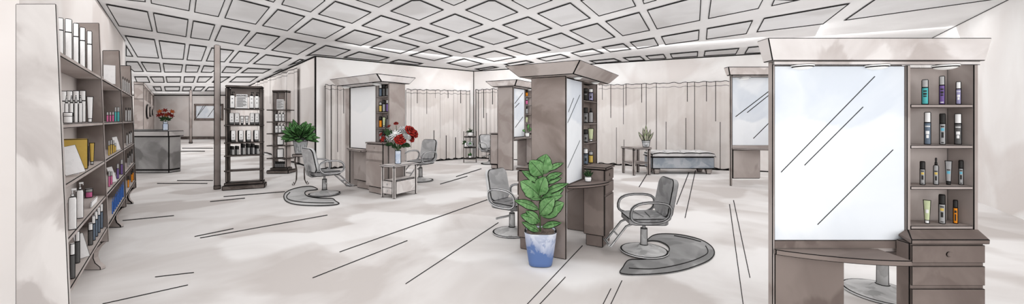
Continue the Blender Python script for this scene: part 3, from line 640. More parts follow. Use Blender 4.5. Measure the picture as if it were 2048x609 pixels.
# left station
KL = Vector((-2.47, 7.61, 0)); dl = Vector((-.797, .604, 0))
rl, Ml, Wl = vanity('pale mirror station left of centre beside the red and white flowers', KL + dl * 1.645, KL, D=.4, H=2.245, lw=.2, m=1.2, rail=.02, zd=.87, dp_=.22, dx=1.04, tw=(1.06, 1.64), tp=.14, zt=1.04, shelves=(1.98, 1.66, 1.34), cab=(.35, 1.0, .0, .3), cabz=(.18, None), wall_cab_plinth=True,
       crown=((0, .05, .2, .08), (.02, .12, .36, .2)), Hc=2.39, bodym='taupe', crownm='crownlight', mirm='palemirror', spots=((.22, -.1, .09), (1.40, -.1, .09)), right_to_floor=True, rail_out=.004)
nl = 'in the left station niche'
for row, (z, its) in enumerate([(1.98, [('slate', 'white', 'can', .25), ('dgrey', 'black', 'can', .25), ('grey', 'black', 'spray', .23)]), (1.66, [('yellow', 'lgrey', 'can', .21), ('silver', 'black', 'can', .25), ('purple', 'lgrey', 'can', .25)]),
                               (1.34, [('orange', 'black', 'can', .23), ('green', 'white', 'tube', .22), ('dgrey', 'black', 'spray', .25)]), (1.04, [('silver', 'black', 'tube', .22), ('grey', 'black', 'can', .22), ('dgrey', 'black', 'can', .2)])]):
    for i, (co, ca, kd, h) in enumerate(its):
        vprod(Ml, 1.28 + .12 * i, .06, z, kd, h, .033, co, ca, '%s %s on the %s shelf %s' % ({'slate': 'slate blue', 'dgrey': 'dark grey'}.get(co, co), {'can': 'bottle', 'spray': 'spray bottle', 'tube': 'tube'}[kd], ['top', 'second', 'third', 'lowest'][row], nl), 'tube' if kd == 'tube' else 'bottle', 'hair products in the left niche')

# ------------------------------------------------------------------ salon chairs
def chair(label, loc, dirv, s=1.0, ml='lightgrey', seat='grey', fr=1.0, z=.0005):
    loc = Vector((loc[0], loc[1], z))
    rz = math.atan2(dirv[0], -dirv[1])
    root = thing('salon_chair', label, 'chair', loc, rz, 'salon chairs')
    root.scale = (s, s, s); t = T(loc[1], 1.4) / s; L_, G_, Me = M[ml], M[seat], M['metal']
    cam = Matrix.Rotation(facing(loc) - rz, 4, 'Z')
    MB().loft([(.30, .30, 0, 1), (.305, .305, t, 0), (.30, .30, .02, 1), (.30 - t * 2.2, .30 - t * 2.2, .022, 0), (.20, .20, .04, 0), (.10, .10, .06, 0), (.055, .055, .09, 1), (.05, .05, .09 + t, 0)], 36, t, cam, False).build('base', Me, root)
    MB().loft([(.046, .046, .092, 0), (.044, .044, .30, 1), (.044, .044, .30 + t, 0)], 20, t, cam).build('column', Me, root)
    MB().loft([(.02, .02, .302, 0), (.02, .02, .40, 0)], 12, t * .8, cam).build('piston', Me, root)
    MB().sweep([(-.02, .0, .275), (-.10, .02, .27), (-.2, .07, .262), (-.28, .09, .258)], .010, .014, (0, 0, 1), t * .7).build('pump_lever', Me, root)
    b = MB()
    out = rrect(.50, .50, .09)
    b.prism(out, .40, .49, 0, lambda x, y, z: (x * (1.0 if y > -.1 else .96), y, z - .02 * max(0, -y - .05) * 4 * (z > .45) + .0))
    b.edge_ink(t, 50)
    for x0, y0, x1, y1 in ((-.17, -.10, .15, -.06), (-.12, .05, .16, .02)):
        b.face([(x0, y0, .4912 if y0 > -.05 else .4885), (x1, y1, .4912 if y1 > -.05 else .4905), (x1, y1 + t * .9, .4915), (x0, y0 + t * .9, .4915)], 1)
    b.build('seat', G_, root)
    Mx = Matrix.Translation((0, .235, .48)) @ Matrix.Rotation(-.2, 4, 'X')
    b = MB(); out = rrect(.48, .49, .095, cy=.25)
    b.prism(out, -.035, .035, 0, lambda x, y, z: tuple(Mx @ Vector((x * (1 - .10 * (y - .24)), -z + (x * x) * -.35 + .02, y))))
    b.build('backrest', L_, root, ink=t, ang=50)
    for sx in (-1, 1):
        pth = []
        for k in range(22):
            a = 2 * PI * k / 22; c, q = math.cos(a), math.sin(a)
            pth.append((sx * .28, -.01 + .25 * math.copysign(abs(c) ** .75, c) + .03 * q, .57 + .13 * math.copysign(abs(q) ** .75, q)))
        MB().sweep(pth, .016, .02, (1, 0, 0), t * .8, True).build('armrest', L_, root)
    MB().sweep([(0, .12, .395), (0, .26, .385), (0, .325, .43), (0, .35, .52), (0, .33, .62)], .012, .05, (1, 0, 0), t * .8).build('back_bracket', G_, root)
    b = MB()
    for sx in (-1, 1): b.sweep([(sx * .12, -.2, .39), (sx * .12, -.27, .36), (sx * .125, -.27 - .25 * fr, .12), (sx * .12, -.27 - .28 * fr, .10)], .013, .013, (1, 0, 0), t * .8)
    b.sweep([(-.13, -.27 - .275 * fr, .11), (.13, -.27 - .275 * fr, .11)], .03, .012, (0, .5, .8), t * .8)
    b.sweep([(-.12, -.27 - .13 * fr, .235), (.12, -.27 - .13 * fr, .235)], .02, .008, (0, .5, .8), t * .6)
    b.build('footrest', Me, root)
    return root
def un(x, y): v = Vector((x, y, 0)).normalized(); return v
chair('grey salon chair on the curved mat facing the central station desk', fl(1279, 505) + Vector((.05, 0, 0)), un(-1, 0), .86, 'grey', 'grey', .75, .011)
chair('grey salon chair turned away beside the plant stool on the left mat', fl(649, 390), un(.6, .8), .98, 'lightgrey', 'grey', 1.0, .011)
chair('pale grey salon chair behind the side table with the flower vase', fl(841, 362), un(-.5, -.86), 1.04, 'lightgrey', 'grey')
chair('distant grey salon chair right of the corner plant rack', fl(980, 328), un(.6, -.8), 1.03, 'lightgrey', 'grey')
chair('grey salon chair left of the central station facing its back drawers', fl(1024, 466), un(.80, -.60), .86, 'lightgrey', 'grey', .4)
chair('salon chair seen only by its base under the front station desk', fl(1765, 588), un(-.75, .66), .9, 'lightgrey', 'grey')

def mat(label, pts, inner, w):
    P = [fl(x, y) for x, y in pts]; o = P[0].copy()
    ctr = sum(P, Vector()) / len(P)
    root = thing('chair_mat', label, 'floor mat', ctr, 0, 'floor mats under salon chairs')
    t = T(ctr.y, 1.8)
    # smooth closed outline
    n = len(P); S = []
    for i in range(n):
        p0, p1, p2, p3 = P[i - 1], P[i], P[(i + 1) % n], P[(i + 2) % n]
        for k in range(4):
            u = k / 4
            S.append(.5 * ((2 * p1) + (p2 - p0) * u + (2 * p0 - 5 * p1 + 4 * p2 - p3) * u * u + (3 * p1 - p0 - 3 * p2 + p3) * u ** 3) - ctr)
    area = sum(S[i].x * S[(i + 1) % len(S)].y - S[(i + 1) % len(S)].x * S[i].y for i in range(len(S)))
    if area < 0: S.reverse()
    b = MB(); b.prism([(v.x, v.y) for v in S], .0005, .010)
    def line(Q, closed, side):                           # drawn line lying on the pad, as wide as its distance asks
        m = len(Q); nr = []
        pj = lambda v: Vector((CX + F * (v.x + ctr.x) / (v.y + ctr.y), HY + F * EYE / (v.y + ctr.y)))
        for i in range(m):
            p0, p1 = (Q[i - 1], Q[(i + 1) % m]) if closed or 0 < i < m - 1 else (Q[0], Q[1]) if i == 0 else (Q[-2], Q[-1])
            e = p1 - p0; wn = Vector((-e.y, e.x, 0)); g = pj(p1) - pj(p0); g.normalize(); a = pj(Q[i])
            d = fl(a.x - g.y * 1.9, a.y + g.x * 1.9) - fl(a.x, a.y)
            nr.append(d if d.dot(wn) > 0 else -d)
        for i in range(m if closed else m - 1):
            k = (i + 1) % m
            b.face([Q[i], Q[k], Q[k] + nr[k], Q[i] + nr[i]], 1)
    line([v + Vector((0, 0, .0108)) for v in S], True, 1)
    for a, q in inner:                                   # pressed line along the rim
        Q = [fl(x, y, .0108) - ctr for x, y in a]; R_ = []
        for i in range(len(Q) - 1):
            p0, p1, p2, p3 = Q[max(0, i - 1)], Q[i], Q[i + 1], Q[min(len(Q) - 1, i + 2)]
            for k in range(4):
                u = k / 4
                R_.append(.5 * ((2 * p1) + (p2 - p0) * u + (2 * p0 - 5 * p1 + 4 * p2 - p3) * u * u + (3 * p1 - p0 - 3 * p2 + p3) * u ** 3))
        line(R_ + [Q[-1]], False, 1)
    b.build('pad', M[w], root)
    return root
def zpts(l, ox, oy, s): return [(ox + x / s, oy + y / s) for x, y in l]
mat('dark grey curved floor mat around the chair by the central station',
    zpts([(312, 400), (345, 368), (400, 357), (500, 362), (600, 385), (662, 417), (691, 455), (680, 492), (630, 525), (520, 563), (400, 583), (260, 590), (185, 586), (163, 573), (180, 545), (215, 503), (300, 499), (395, 484), (436, 452), (425, 425), (385, 405), (345, 400)], 1180, 340, 2.77),
    [(zpts([(215, 548), (330, 553), (440, 540), (560, 510), (640, 475), (656, 450), (642, 420)], 1180, 340, 2.77), 0), (zpts([(465, 368), (540, 382), (615, 402)], 1180, 340, 2.77), 0)], 'mat')
mat('pale grey curved floor mat under the chair beside the plant stool',
    zpts([(232, 489), (198, 468), (150, 468), (95, 478), (45, 497), (22, 522), (28, 555), (70, 578), (150, 589), (260, 591), (340, 585), (363, 573), (340, 557), (318, 541), (250, 540), (180, 530), (155, 515), (165, 500)], 560, 220, 3.045),
    [(zpts([(60, 500), (38, 525), (50, 548), (110, 563), (220, 570), (330, 570)], 560, 220, 3.045), 0)], 'matpale')

# ------------------------------------------------------------------ plants and flowers
def fig():
    c = Vector(((1081 - CX) / F * 3.96, 3.96, 0))
    root = thing('potted_fig_plant', 'tall fiddle leaf fig in blue pot before the central station', 'potted plant', c, facing(c)); t = T(3.96, 1.3)
    Rm = Matrix.Rotation(-facing(c), 4, 'Z')
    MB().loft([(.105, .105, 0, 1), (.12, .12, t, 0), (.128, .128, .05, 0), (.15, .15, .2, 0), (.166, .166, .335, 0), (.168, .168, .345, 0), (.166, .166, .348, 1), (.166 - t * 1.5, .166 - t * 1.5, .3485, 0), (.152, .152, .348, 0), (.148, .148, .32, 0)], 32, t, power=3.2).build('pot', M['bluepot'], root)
    b = MB(); b.loft([(.145, .145, .30, 0), (.145, .145, .335, 0)], 24, t, None, False, power=3.2)
    for k in range(7):
        x, y = random.uniform(-.1, .1), random.uniform(-.1, .08)
        b.face([(x, y, .3365), (x + .05, y + .01, .3365), (x + .05, y + .017, .3365), (x, y + .008, .3365)], 1)
    b.build('soil', M['soil'], root)
    def P(px, py, dy): return Rm @ (at(px, py, 3.96 + dy) - c)
    MB().sweep([P(1081, 470, 0), P(1080, 440, -.01), P(1079, 410, .0), P(1083, 375, .0), P(1086, 340, .0)], .008, .008, (1, 0, 0), t * .6).build('trunk', M['stem'], root)
    L = [(1084, 350, 1092, 309, 28, .02, -.02), (1086, 352, 1060, 322, 26, -.01, -.06), (1092, 342, 1127, 326, 10, 0, -.05), (1082, 366, 1044, 342, 15, 0, -.03), (1088, 360, 1125, 346, 11, 0, -.05), (1086, 368, 1124, 356, 11, 0, -.06),
         (1080, 394, 1042, 363, 28, -.02, -.10), (1077, 392, 1089, 354, 26, -.03, -.10), (1086, 388, 1137, 367, 12, 0, -.09), (1082, 402, 1127, 379, 16, 0, -.08), (1079, 400, 1125, 391, 18, -.01, -.10), (1084, 398, 1060, 399, 8, 0, -.1),
         (1079, 430, 1108, 396, 24, -.02, -.12), (1079, 420, 1029, 401, 14, 0, -.10), (1081, 432, 1127, 406, 26, -.01, -.12), (1081, 444, 1042, 431, 18, 0, -.12), (1083, 455, 1123, 446, 11, 0, -.12), (1079, 464, 1044, 445, 13, 0, -.12),
         (1080, 445, 1052, 422, 14, -.02, -.09), (1083, 420, 1100, 385, 18, .03, .0), (1078, 380, 1062, 352, 18, .02, -.02), (1086, 372, 1108, 350, 14, .03, .0)]
    b = MB()
    for i, (x0, y0, x1, y1, w, d0, d1) in enumerate(L):
        w3 = w * 3.9 / F; nr = Vector((random.uniform(-.3, .3), -1, .55))
        b.leaf(P(x0, y0, d0), P(x1, y1, d1), w3 * 1.38, nr, t, .10, .95, 9, 0, True, .05)
    b.build('foliage', M['leaf'], root)
fig()

def bush(root, n, R, z0, zc, mat, t, lw=.07, seed=3, up=.25, name='foliage', L0=.6, front=True):
    rnd = random.Random(seed); b = MB()
    for i in range(n):
        a = 2 * PI * i * .381966 + rnd.uniform(-.2, .2); el = math.asin(-.15 + 1.1 * (i + .5) / n) if -.15 + 1.1 * (i + .5) / n < 1 else PI / 2
        d = Vector((math.cos(a) * math.cos(el), math.sin(a) * math.cos(el), math.sin(el)))
        ln = R * rnd.uniform(.75, 1.05); base = Vector((0, 0, z0)) + Vector((d.x, d.y, d.z)) * ln * (1 - L0) + Vector((0, 0, .02))
        tip = Vector((0, 0, z0)) + Vector((d.x * ln, d.y * ln, d.z * ln * zc))
        b.leaf(base, tip, lw * rnd.uniform(.8, 1.15), (d + Vector((0, -.6, .9))) if d.z < .75 else Vector((0, -1, .3)), t, .1, .8, 6)
    return b.build(name, mat, root)
# bushy plant on its stool
c = fl(601, 369); c.y = 8.75; c.x = (601 - CX) / F * c.y
t = T(c.y, 1.3)
st = thing('plant_stool', 'round topped stool with curled wire legs left of the chair', 'plant stand', c, facing(c))
MB().loft([(.165, .165, .655, 1), (.17, .17, .655 + t, 0), (.17, .17, .715 - t, 1), (.165, .165, .715, 0)], 28, t).build('seat', M['taupe'], st)
for a in (-2.5, -.64, .8, 2.35):
    ca, sa = math.cos(a), math.sin(a)
    MB().sweep([(ca * .13, sa * .13, .655), (ca * .15, sa * .15, .55), (ca * .10, sa * .10, .33), (ca * .11, sa * .11, .12), (ca * .16, sa * .16, .02), (ca * .20, sa * .20, .025), (ca * .20, sa * .20, .06)], .008, .008, (-sa, ca, 0), .004).build('leg', M['darkwood'], st)
pc = c + Vector((0, 0, .7165))
pl = thing('potted_bush', 'bushy green plant in grey ribbed pot on the round stool', 'potted plant', pc, facing(c))
b = MB(); b.loft([(.105, .105, 0, 1), (.11, .11, t, 0), (.155, .155, .29, 1), (.16, .16, .29 + t, 0), (.165, .165, .325, 1), (.163, .163, .325 + t, 0), (.14, .14, .325 + t, 0), (.13, .13, .29, 0)], 30, t)
for k in range(9):
    a = -PI / 2 + (k - 4) * .3
    h0, h1 = .04 + .02 * (k % 3), .22 - .05 * (k % 2)
    f = lambda z, da: ((.112 + .155 * z) * math.cos(a + da), (.112 + .155 * z) * math.sin(a + da), z)
    b.face([f(h0, -.03), f(h0, .03), f(h1, .02), f(h1, -.02)], 1)
b.build('pot', M['greypot'], pl)
bush(pl, 74, .40, .34, 1.22, M['leaf2'], t * .8, .16, 5, L0=.66)

def lily_or_rose(parent, pos, nrm, R, kind, t):
    b = MB(); nrm = Vector(nrm).normalized()
    e1 = nrm.orthogonal().normalized(); e2 = nrm.cross(e1)
    if kind == 'rose':
        for ring, (cnt, ro, lift) in enumerate([(7, 1.0, .15), (6, .75, .42), (5, .5, .6), (3, .28, .72)]):
            for k in range(cnt):
                a = 2 * PI * k / cnt + ring * .5; d = e1 * math.cos(a) + e2 * math.sin(a)
                b.leaf(Vector(pos) + d * R * ro * .15 + nrm * R * (lift - .35), Vector(pos) + d * R * ro + nrm * R * lift, R * ro * 1.1, nrm + d * .2, t, .18, 1.5, 5, 0, False)
        nm, mt = 'red_bloom', M['red']
    elif kind == 'mum':
        for ring, (cnt, ro, lift) in enumerate([(14, 1.0, .1), (12, .8, .35), (9, .55, .55), (5, .3, .7)]):
            for k in range(cnt):
                a = 2 * PI * k / cnt + ring * .3; d = e1 * math.cos(a) + e2 * math.sin(a)
                b.leaf(Vector(pos) + d * R * ro * .1 + nrm * R * (lift - .3), Vector(pos) + d * R * ro + nrm * R * lift, R * .30, nrm, t * .8, .12, 1.0, 4, 0, False)
        nm, mt = 'white_bloom', M['white']
    else:
        for k in range(6):
            a = 2 * PI * k / 6; d = e1 * math.cos(a) + e2 * math.sin(a)
            b.leaf(Vector(pos), Vector(pos) + d * R + nrm * R * .35, R * .5, nrm, t * .7, .15, .9, 5, 0, True)
        nm, mt = 'orange_bloom' if kind == 'lily' else 'red_bloom', M['orange'] if kind == 'lily' else M['red']
    return b.build(nm, mt, parent)

def side_table(label, corners, zt, leg, lower, wood, drawers=False, topt=.035):
    # corners: near-left, near-right, far-right, far-left on the floor
    C = [Vector((p[0], p[1], 0)) for p in corners]; o = sum(C, Vector()) / 4
    ex = (C[1] - C[0]); Wt = ex.length; ex.normalize(); ey = Vector((-ex.y, ex.x, 0)); Dt = (C[3] - C[0]).dot(ey)
    o = C[0]
    root = thing('side_table', label, 'table', o, math.atan2(ex.y, ex.x)); t = T(o.y, 1.3)
    MB().box(-.02, Wt + .02, -.02, Dt + .02, zt - topt, zt).build('table_top', M[wood], root, ink=t)
    for x in (0, Wt - leg):
        for y in (0, Dt - leg): MB().box(x, x + leg, y, y + leg, 0, zt - topt - .001).build('leg', M[wood], root, ink=t * .9)
    return root, Wt, Dt, t
# table with drawers and the bouquet: its short drawer side looks left
N_ = fl(788, 399); long_ = un(.5, .866); short_ = Vector((-long_.y, long_.x, 0))
tb, Wt, Dt, t = side_table('pale side table with two small drawers beside the left station', [N_ + short_ * .36, N_, N_ + long_ * .62, N_ + long_ * .62 + short_ * .36], .63, .05, None, 'tablepale')
# local x runs from the far-left corner towards N_, local y along the long side
b = MB(); b.box(.051, Wt - .051, .012, Dt - .012, .07, .34).build('storage_box', M['tablepale'], tb, ink=t)
b = MB(); b.box(Wt - .0505, Wt - .006, .052, Dt - .052, .07, .33).build('side_board', M['tablepale'], tb, ink=t)
for z0, z1 in ((.08, .195), (.21, .325)):
    dr = MB().box(.055, Wt - .055, -.002, .011, z0, z1).build('drawer', M['tablepale'], tb, ink=t * .8)
    MB().loft([(.014, .014, 0, 1), (.018, .018, .008, 0), (.008, .008, .016, 0)], 12, .004, Matrix.Translation((Wt / 2, -.002, (z0 + z1) / 2)) @ Matrix.Rotation(PI / 2, 4, 'X'), False).build('knob', M['metal'], dr)
vc = N_ + short_ * .17 + long_ * .26; vc.z = .6315
va = thing('flower_vase', 'pale blue cylinder vase on the small drawer table', 'vase', vc, facing(vc))
MB().loft([(.058, .058, 0, 1), (.06, .06, t, 0), (.06, .06, .27 - t, 1), (.06, .06, .27, 0), (.052, .052, .27, 0), (.050, .050, .12, 0)], 24, t).build('glass', M['vase'], va)
bq = thing('bouquet', 'red and white flower bouquet standing in the pale blue vase', 'flowers', vc + Vector((0, 0, .272)), facing(vc))
tf = T(vc.y, .8)
kx = vc.y / F
def bp_(px, py, dy=0): return ((px - 801) * kx * .93, dy, (303 - py) * kx)
for px, py, r, kd, dy in [(797, 274, 15, 'mum', -.06), (785, 276, 12, 'mum', .02), (812, 264, 12, 'mum', .02), (819, 276, 10, 'mum', -.12), (805, 281, 12, 'rose', -.14), (826, 265, 13, 'rose', -.06), (834, 270, 11, 'rose', .02), (797, 250, 5, 'rose', .02), (783, 256, 5, 'bud', .0), (772, 281, 9, 'bud', .0), (767, 272, 6, 'bud', .02), (828, 280, 9, 'rose', .0)]:
    p = Vector(bp_(px, py, dy)); lily_or_rose(bq, p, Vector((p.x * 1.5, -.35, .18 + max(0, p.z - .2))), r * kx, kd, tf)
b = MB(); rnd = random.Random(11)
for px, py in [(788, 297), (796, 300), (808, 300), (816, 294), (826, 292), (780, 290), (770, 262), (775, 258), (800, 262), (809, 256), (818, 296), (792, 292), (804, 294), (778, 270), (812, 290), (786, 262), (828, 296), (773, 292)]:
    q = Vector(bp_(px, py, rnd.uniform(-.08, .04))); b0 = q * .45 + Vector((0, 0, .06))
    b.leaf(b0, q, .075, (0, -1, .4), tf, .1, .8, 5)
b.build('foliage', M['leaf3'], bq)
b = MB()
for px, py in [(797, 274), (785, 276), (812, 264), (826, 265), (805, 281), (772, 281), (783, 256), (797, 250)]:
    p = Vector(bp_(px, py, 0)); b.sweep([(0, 0, -.05), p * .5, p * .93], .005, .005, (0, 1, 0), .002)
b.build('stems', M['stem'], bq)

# wooden table by the bench and its plant
FLp, FRp = fl(1267, 352), fl(1302, 350.5)
exq = (FRp - FLp).normalized(); eyq = Vector((-exq.y, exq.x, 0))
tb2, Wt, Dt, t = side_table('brown wooden side table left of the tufted bench', [FLp, FRp, FRp + eyq * .6, FLp + eyq * .6], .745, .075, None, 'tablewood', topt=.05)
MB().box(.01, Wt - .01, .02, Dt - .02, .30, .335).build('lower_shelf', M['tablewood'], tb2, ink=t)
pc = FLp + exq * .24 + eyq * .28; pc.z = .7465; pc.x = (1292 - CX) / F * pc.y
sp = thing('potted_snake_plant', 'spiky variegated plant in grey pot on the wooden side table', 'potted plant', pc, facing(pc))
b = MB(); b.loft([(.085, .085, 0, 1), (.09, .09, t, 0), (.105, .105, .13, 1), (.107, .107, .13 + t * .7, 0), (.115, .115, .17, 1), (.115, .115, .17 + t, 0), (.09, .09, .17 + t, 0), (.085, .085, .15, 0)], 24, t)
for k in range(6):
    a0, a1 = -PI / 2 - .5 + k * .17, -PI / 2 - .5 + (k + 1) * .17
    zf = lambda a: .065 - .03 * math.cos((a + PI / 2) / .5 * PI / 2)
    rr = .099
    b.face([(rr * math.cos(a0), rr * math.sin(a0), zf(a0)), (rr * math.cos(a1), rr * math.sin(a1), zf(a1)), (rr * math.cos(a1), rr * math.sin(a1), zf(a1) + t * .6), (rr * math.cos(a0), rr * math.sin(a0), zf(a0) + t * .6)], 1)
b.build('pot', M['greypot'], sp)
b = MB()
for x, z, w, y in [(-.20, .42, .09, 0), (-.08, .54, .09, .02), (.0, .62, .10, -.03), (.12, .50, .085, .01), (.2, .42, .075, 0), (-.03, .46, .09, -.06), (.06, .40, .08, -.05)]:
    b.leaf((x * .25, y, .15), (x, y - .02, z), w, (0, -1, .1), t * .8, .05, .75, 7, 0, False)
b.build('foliage', M['sans'], sp)

# tufted bench
FB0, FB1 = fl(1306, 349.5), fl(1428, 349.5)
Wb_ = (FB1 - FB0).length; t = T(10.4, 1.4)
bn = thing('tufted_bench', 'blue grey tufted ottoman bench before the long curtain', 'bench', FB0, 0)
sk = .40; Db = .62
def bsk(x, y, z): return (x, y, z)
MB().box(-.02, Wb_ + .02, 0, Db, .155, .475).build('body', M['bluebench'], bn, ink=t)
b = MB(); n = 24; m_ = 8; g = []
for i in range(n + 1):
    row = []
    for j in range(m_ + 1):
        u, v = i / n, j / m_
        x, y = -.035 + (Wb_ + .07) * u, -.015 + (Db + .03) * v
        e = min(1, min(u, 1 - u) * 9) ** .5 * min(1, min(v, 1 - v) * 5 + .25) ** .5
        tuf = .035 * abs(math.sin(u * PI * 4)) ** .6 * (.6 + .4 * abs(math.sin(v * PI * 2)))
        row.append(b.bm.verts.new((x, y, .56 + .05 * e + tuf * e)))
    g.append(row)
for i in range(n):
    for j in range(m_): b.bm.faces.new((g[i][j], g[i + 1][j], g[i + 1][j + 1], g[i][j + 1])).smooth = True
lo = {}
edge = [(i, 0) for i in range(n + 1)] + [(n, j) for j in range(1, m_ + 1)] + [(i, m_) for i in range(n - 1, -1, -1)] + [(0, j) for j in range(m_ - 1, 0, -1)]
for i, j in edge: lo[(i, j)] = b.bm.verts.new((g[i][j].co.x, g[i][j].co.y, .478))
for k in range(len(edge)):
    a_, c_ = edge[k], edge[(k + 1) % len(edge)]
    b.bm.faces.new((g[a_[0]][a_[1]], lo[a_], lo[c_], g[c_[0]][c_[1]]))
b.bm.faces.new([lo[e] for e in edge])
cu = b.build('cushion', M['cushion'], bn, ink=t, ang=50)
for k in range(1, 4):
    bt = MB(); bt.loft([(.05, .04, .0, 1), (.045, .035, .012, 0), (.02, .016, .02, 0)], 12, t, Matrix.Translation((Wb_ * k / 4, Db * .4, .612)), False).build('button', M['cushion'], cu)
for x, y in ((.02, .02), (Wb_ - .02, .02), (Wb_ - .02, Db - .1), (.02, Db - .1)):
    sg = 1 if x < 1 else -1; x0, x1 = (x, x + .2) if sg > 0 else (x - .2, x)
    i0, i1 = x0 + .035, x1 - .035
    MB().hexa([(i0, y + .02, 0), (i1, y + .02, 0), (i1, y + .09, 0), (i0, y + .09, 0), (x0, y, .154), (x1, y, .154), (x1, y + .1, .154), (x0, y + .1, .154)]).build('leg', M['tablewood'], bn, ink=t * .8)

# small pots on the desks
def small_pot(label, loc, r, h, leaves, mat, lw, name='small_potted_plant', pot='white', fat=.7):
    loc = Vector(loc) + Vector((0, 0, .0015)); o = thing(name, label, 'potted plant', loc, facing(loc), None); t = T(loc.y, 1.2)
    t = min(t, r * .3)
    MB().loft([(r * .75, r * .75, 0, 1), (r * .85, r * .85, t, 0), (r, r, h * .6, 0), (r * .95, r * .95, h - t, 1), (r * .9, r * .9, h, 0), (r * .7, r * .7, h, 0), (r * .65, r * .65, h * .85, 0)], 20, t).build('pot', M[pot] if pot in M else pm(pot), o)
    b = MB()
    for x, y, z in leaves: b.leaf((x * .2, y * .3, h * .86), (x, y, h + z), lw, (0, -1, .35), t * .6, .12, fat, 8, 0, False)
    b.build('foliage', M[mat], o); return o
small_pot('tiny aloe in a white pot on the central station desk', Mc @ Vector((.40, -.11, .79)), .042, .06, [(-.06, 0, .05), (-.04, -.02, .075), (-.015, .01, .09), (.01, -.02, .085), (.035, 0, .08), (.06, 0, .055), (-.025, -.03, .045), (.03, -.03, .05)], 'leaf3', .022)
small_pot('small leafy seedling in white pot on the distant station desk', Mb @ Vector((.62, -.15, .97)), .075, .14, [(-.14, 0, .09), (.04, -.02, .26), (.13, 0, .14)], 'leaf2', .085, fat=2.6)

# corner plant rack
c = fl(940, 326); t = T(c.y, 1.1)
rk = thing('corner_plant_rack', 'dark three tier round front rack in the room corner', 'plant stand', c, facing(c))
hw = .21
for z in (.16, .55, .92):
    out = [(-hw, .14), (-hw, 0)] + [(-hw * math.cos(PI * k / 10), -.14 * math.sin(PI * k / 10)) for k in range(1, 10)] + [(hw, 0), (hw, .14)]
    MB().prism(out, z - .035, z).build('shelf', M['darkwood'], rk, ink=t, ang=60)
for x in (-hw - .02, hw - .01):
    MB().box(x, x + .03, .0, .03, 0, 1.10).build('post', M['darkwood'], rk, ink=t * .5)
b = MB()
for k in range(5): b.box(-hw * .75 + k * hw * .37, -hw * .75 + k * hw * .37 + .02, .141, .155, .1, .95)
b.build('back_slats', M['darkwood'], rk)
R_ = Matrix.Translation(c) @ Matrix.Rotation(facing(c), 4, 'Z')
o = thing('potted_fern', 'dark green spider fern on top of the corner plant rack', 'potted plant', R_ @ Vector((0, .0, .9215)), facing(c))
MB().loft([(.075, .075, 0, 1), (.08, .08, t, 0), (.11, .11, .14, 1), (.11, .11, .14 + t * .8, 0), (.085, .085, .14, 0)], 18, t).build('pot', M['white'], o)
b = MB()
for k in range(26):
    a = k * 2.4; e = .5 + .5 * ((k * 7) % 10) / 10
    b.leaf((.03 * math.cos(a), .03 * math.sin(a), .12), (.19 * e * math.cos(a), .13 * e * math.sin(a), .30 - .26 * e * e + .03 * (k % 3)), .04, (0, -.4, 1), t * .4, .38, .8, 6, 0, False)
b.build('foliage', M['leaf3'], o)
o = thing('glass_terrarium', 'small round terrarium on the middle shelf of the corner rack', 'terrarium', R_ @ Vector((0, .0, .5515)), facing(c))
MB().loft([(.06, .06, 0, 1), (.08, .08, .02, 0), (.115, .115, .08, 0), (.11, .11, .13, 0), (.08, .08, .18, 1), (.075, .075, .18 + t * .6, 0)], 20, t).build('bowl', M['greypot'], o)
b = MB()
for x, z in ((-.05, .14), (.04, .16), (0, .2)): b.leaf((0, -.10, .06), (x, -.122, z), .05, (0, -1, .2), t * .4, .05, .8, 5, 0, False)
b.build('foliage', M['leaf2'], o)
small_pot('tiny green plant on the bottom shelf of the corner rack', R_ @ Vector((0, -.02, .16)), .065, .10, [(-.06, 0, .06), (0, -.02, .09), (.06, 0, .06), (.02, 0, .1)], 'leaf2', .06)
small_pot('small trailing plant at the left end of the rack middle shelf', R_ @ Vector((-.155, -.02, .55)), .04, .16, [(-.10, -.03, .05), (-.12, -.02, -.06), (-.03, -.05, .08), (-.06, -.06, -.02), (.02, -.05, .05)], 'leaf3', .06)

# ------------------------------------------------------------------ product stands
def stand(label, P0, P1, H, levels, D, post, over, base):
    P0, P1 = Vector((P0.x, P0.y, 0)), Vector((P1.x, P1.y, 0)); d = P1 - P0; W_ = d.length; d.normalize()
    root = thing('product_stand', label, 'display stand', P0, math.atan2(d.y, d.x), 'free standing product stands'); t = T(P0.y, 1.4)
    dw = M['darkwood']
    MB().box(-base, W_ + base, -base, D + base, 0, .10).build('plinth', dw, root, ink=t)
    MB().box(-base * .4, W_ + base * .4, -base * .3, D, .101, .16).build('base_shelf', dw, root, ink=t)
    for x in (0, W_ - post): MB().box(x, x + post, 0, D, .161, H).build('post', M['taupe'] if over > .05 else dw, root, ink=t)
    MB().box(0, W_, 0, D, H + .001, H + .05).build('top_rail', dw, root, ink=t)
    MB().box(post + .001, W_ - post - .001, D - .03, D - .005, levels[0] + .26, H).build('header_board', M['taupe'], root, ink=t)
    for z in levels: MB().box(-over, W_ + over, -.05, D - .04, z - .03, z).build('shelf', dw, root, ink=t * .8)
    return root, Matrix.Translation(P0) @ Matrix.Rotation(math.atan2(d.y, d.x), 4, 'Z'), W_, t
sA, sB = fl(450, 381.5), fl(525, 376.5)
lv = [at(485, y, 8.1).z for y in (217, 250, 285, 311, 341)]
s1, Ms, Ws, t = stand('dark product stand with white bottles beside the tall pole', sA, sB, 2.19, lv, .24, .055, .012, .05)
sn = 'of stand beside pole'
for i, x in enumerate([.115, .46, .557]):
    product('pump', Ms @ Vector((x, .07, lv[0])), .36, .044, 'white', 'black', '%s black pumped white bottle on the top shelf %s' % (ORD[i], sn), 'bottle', 'pump bottles on the stand top shelf', marks=[(.56, .6, .7, 0, 'black'), (.36, .39, .6, 0, 'grey'), (.30, .33, .6, 0, 'grey')])
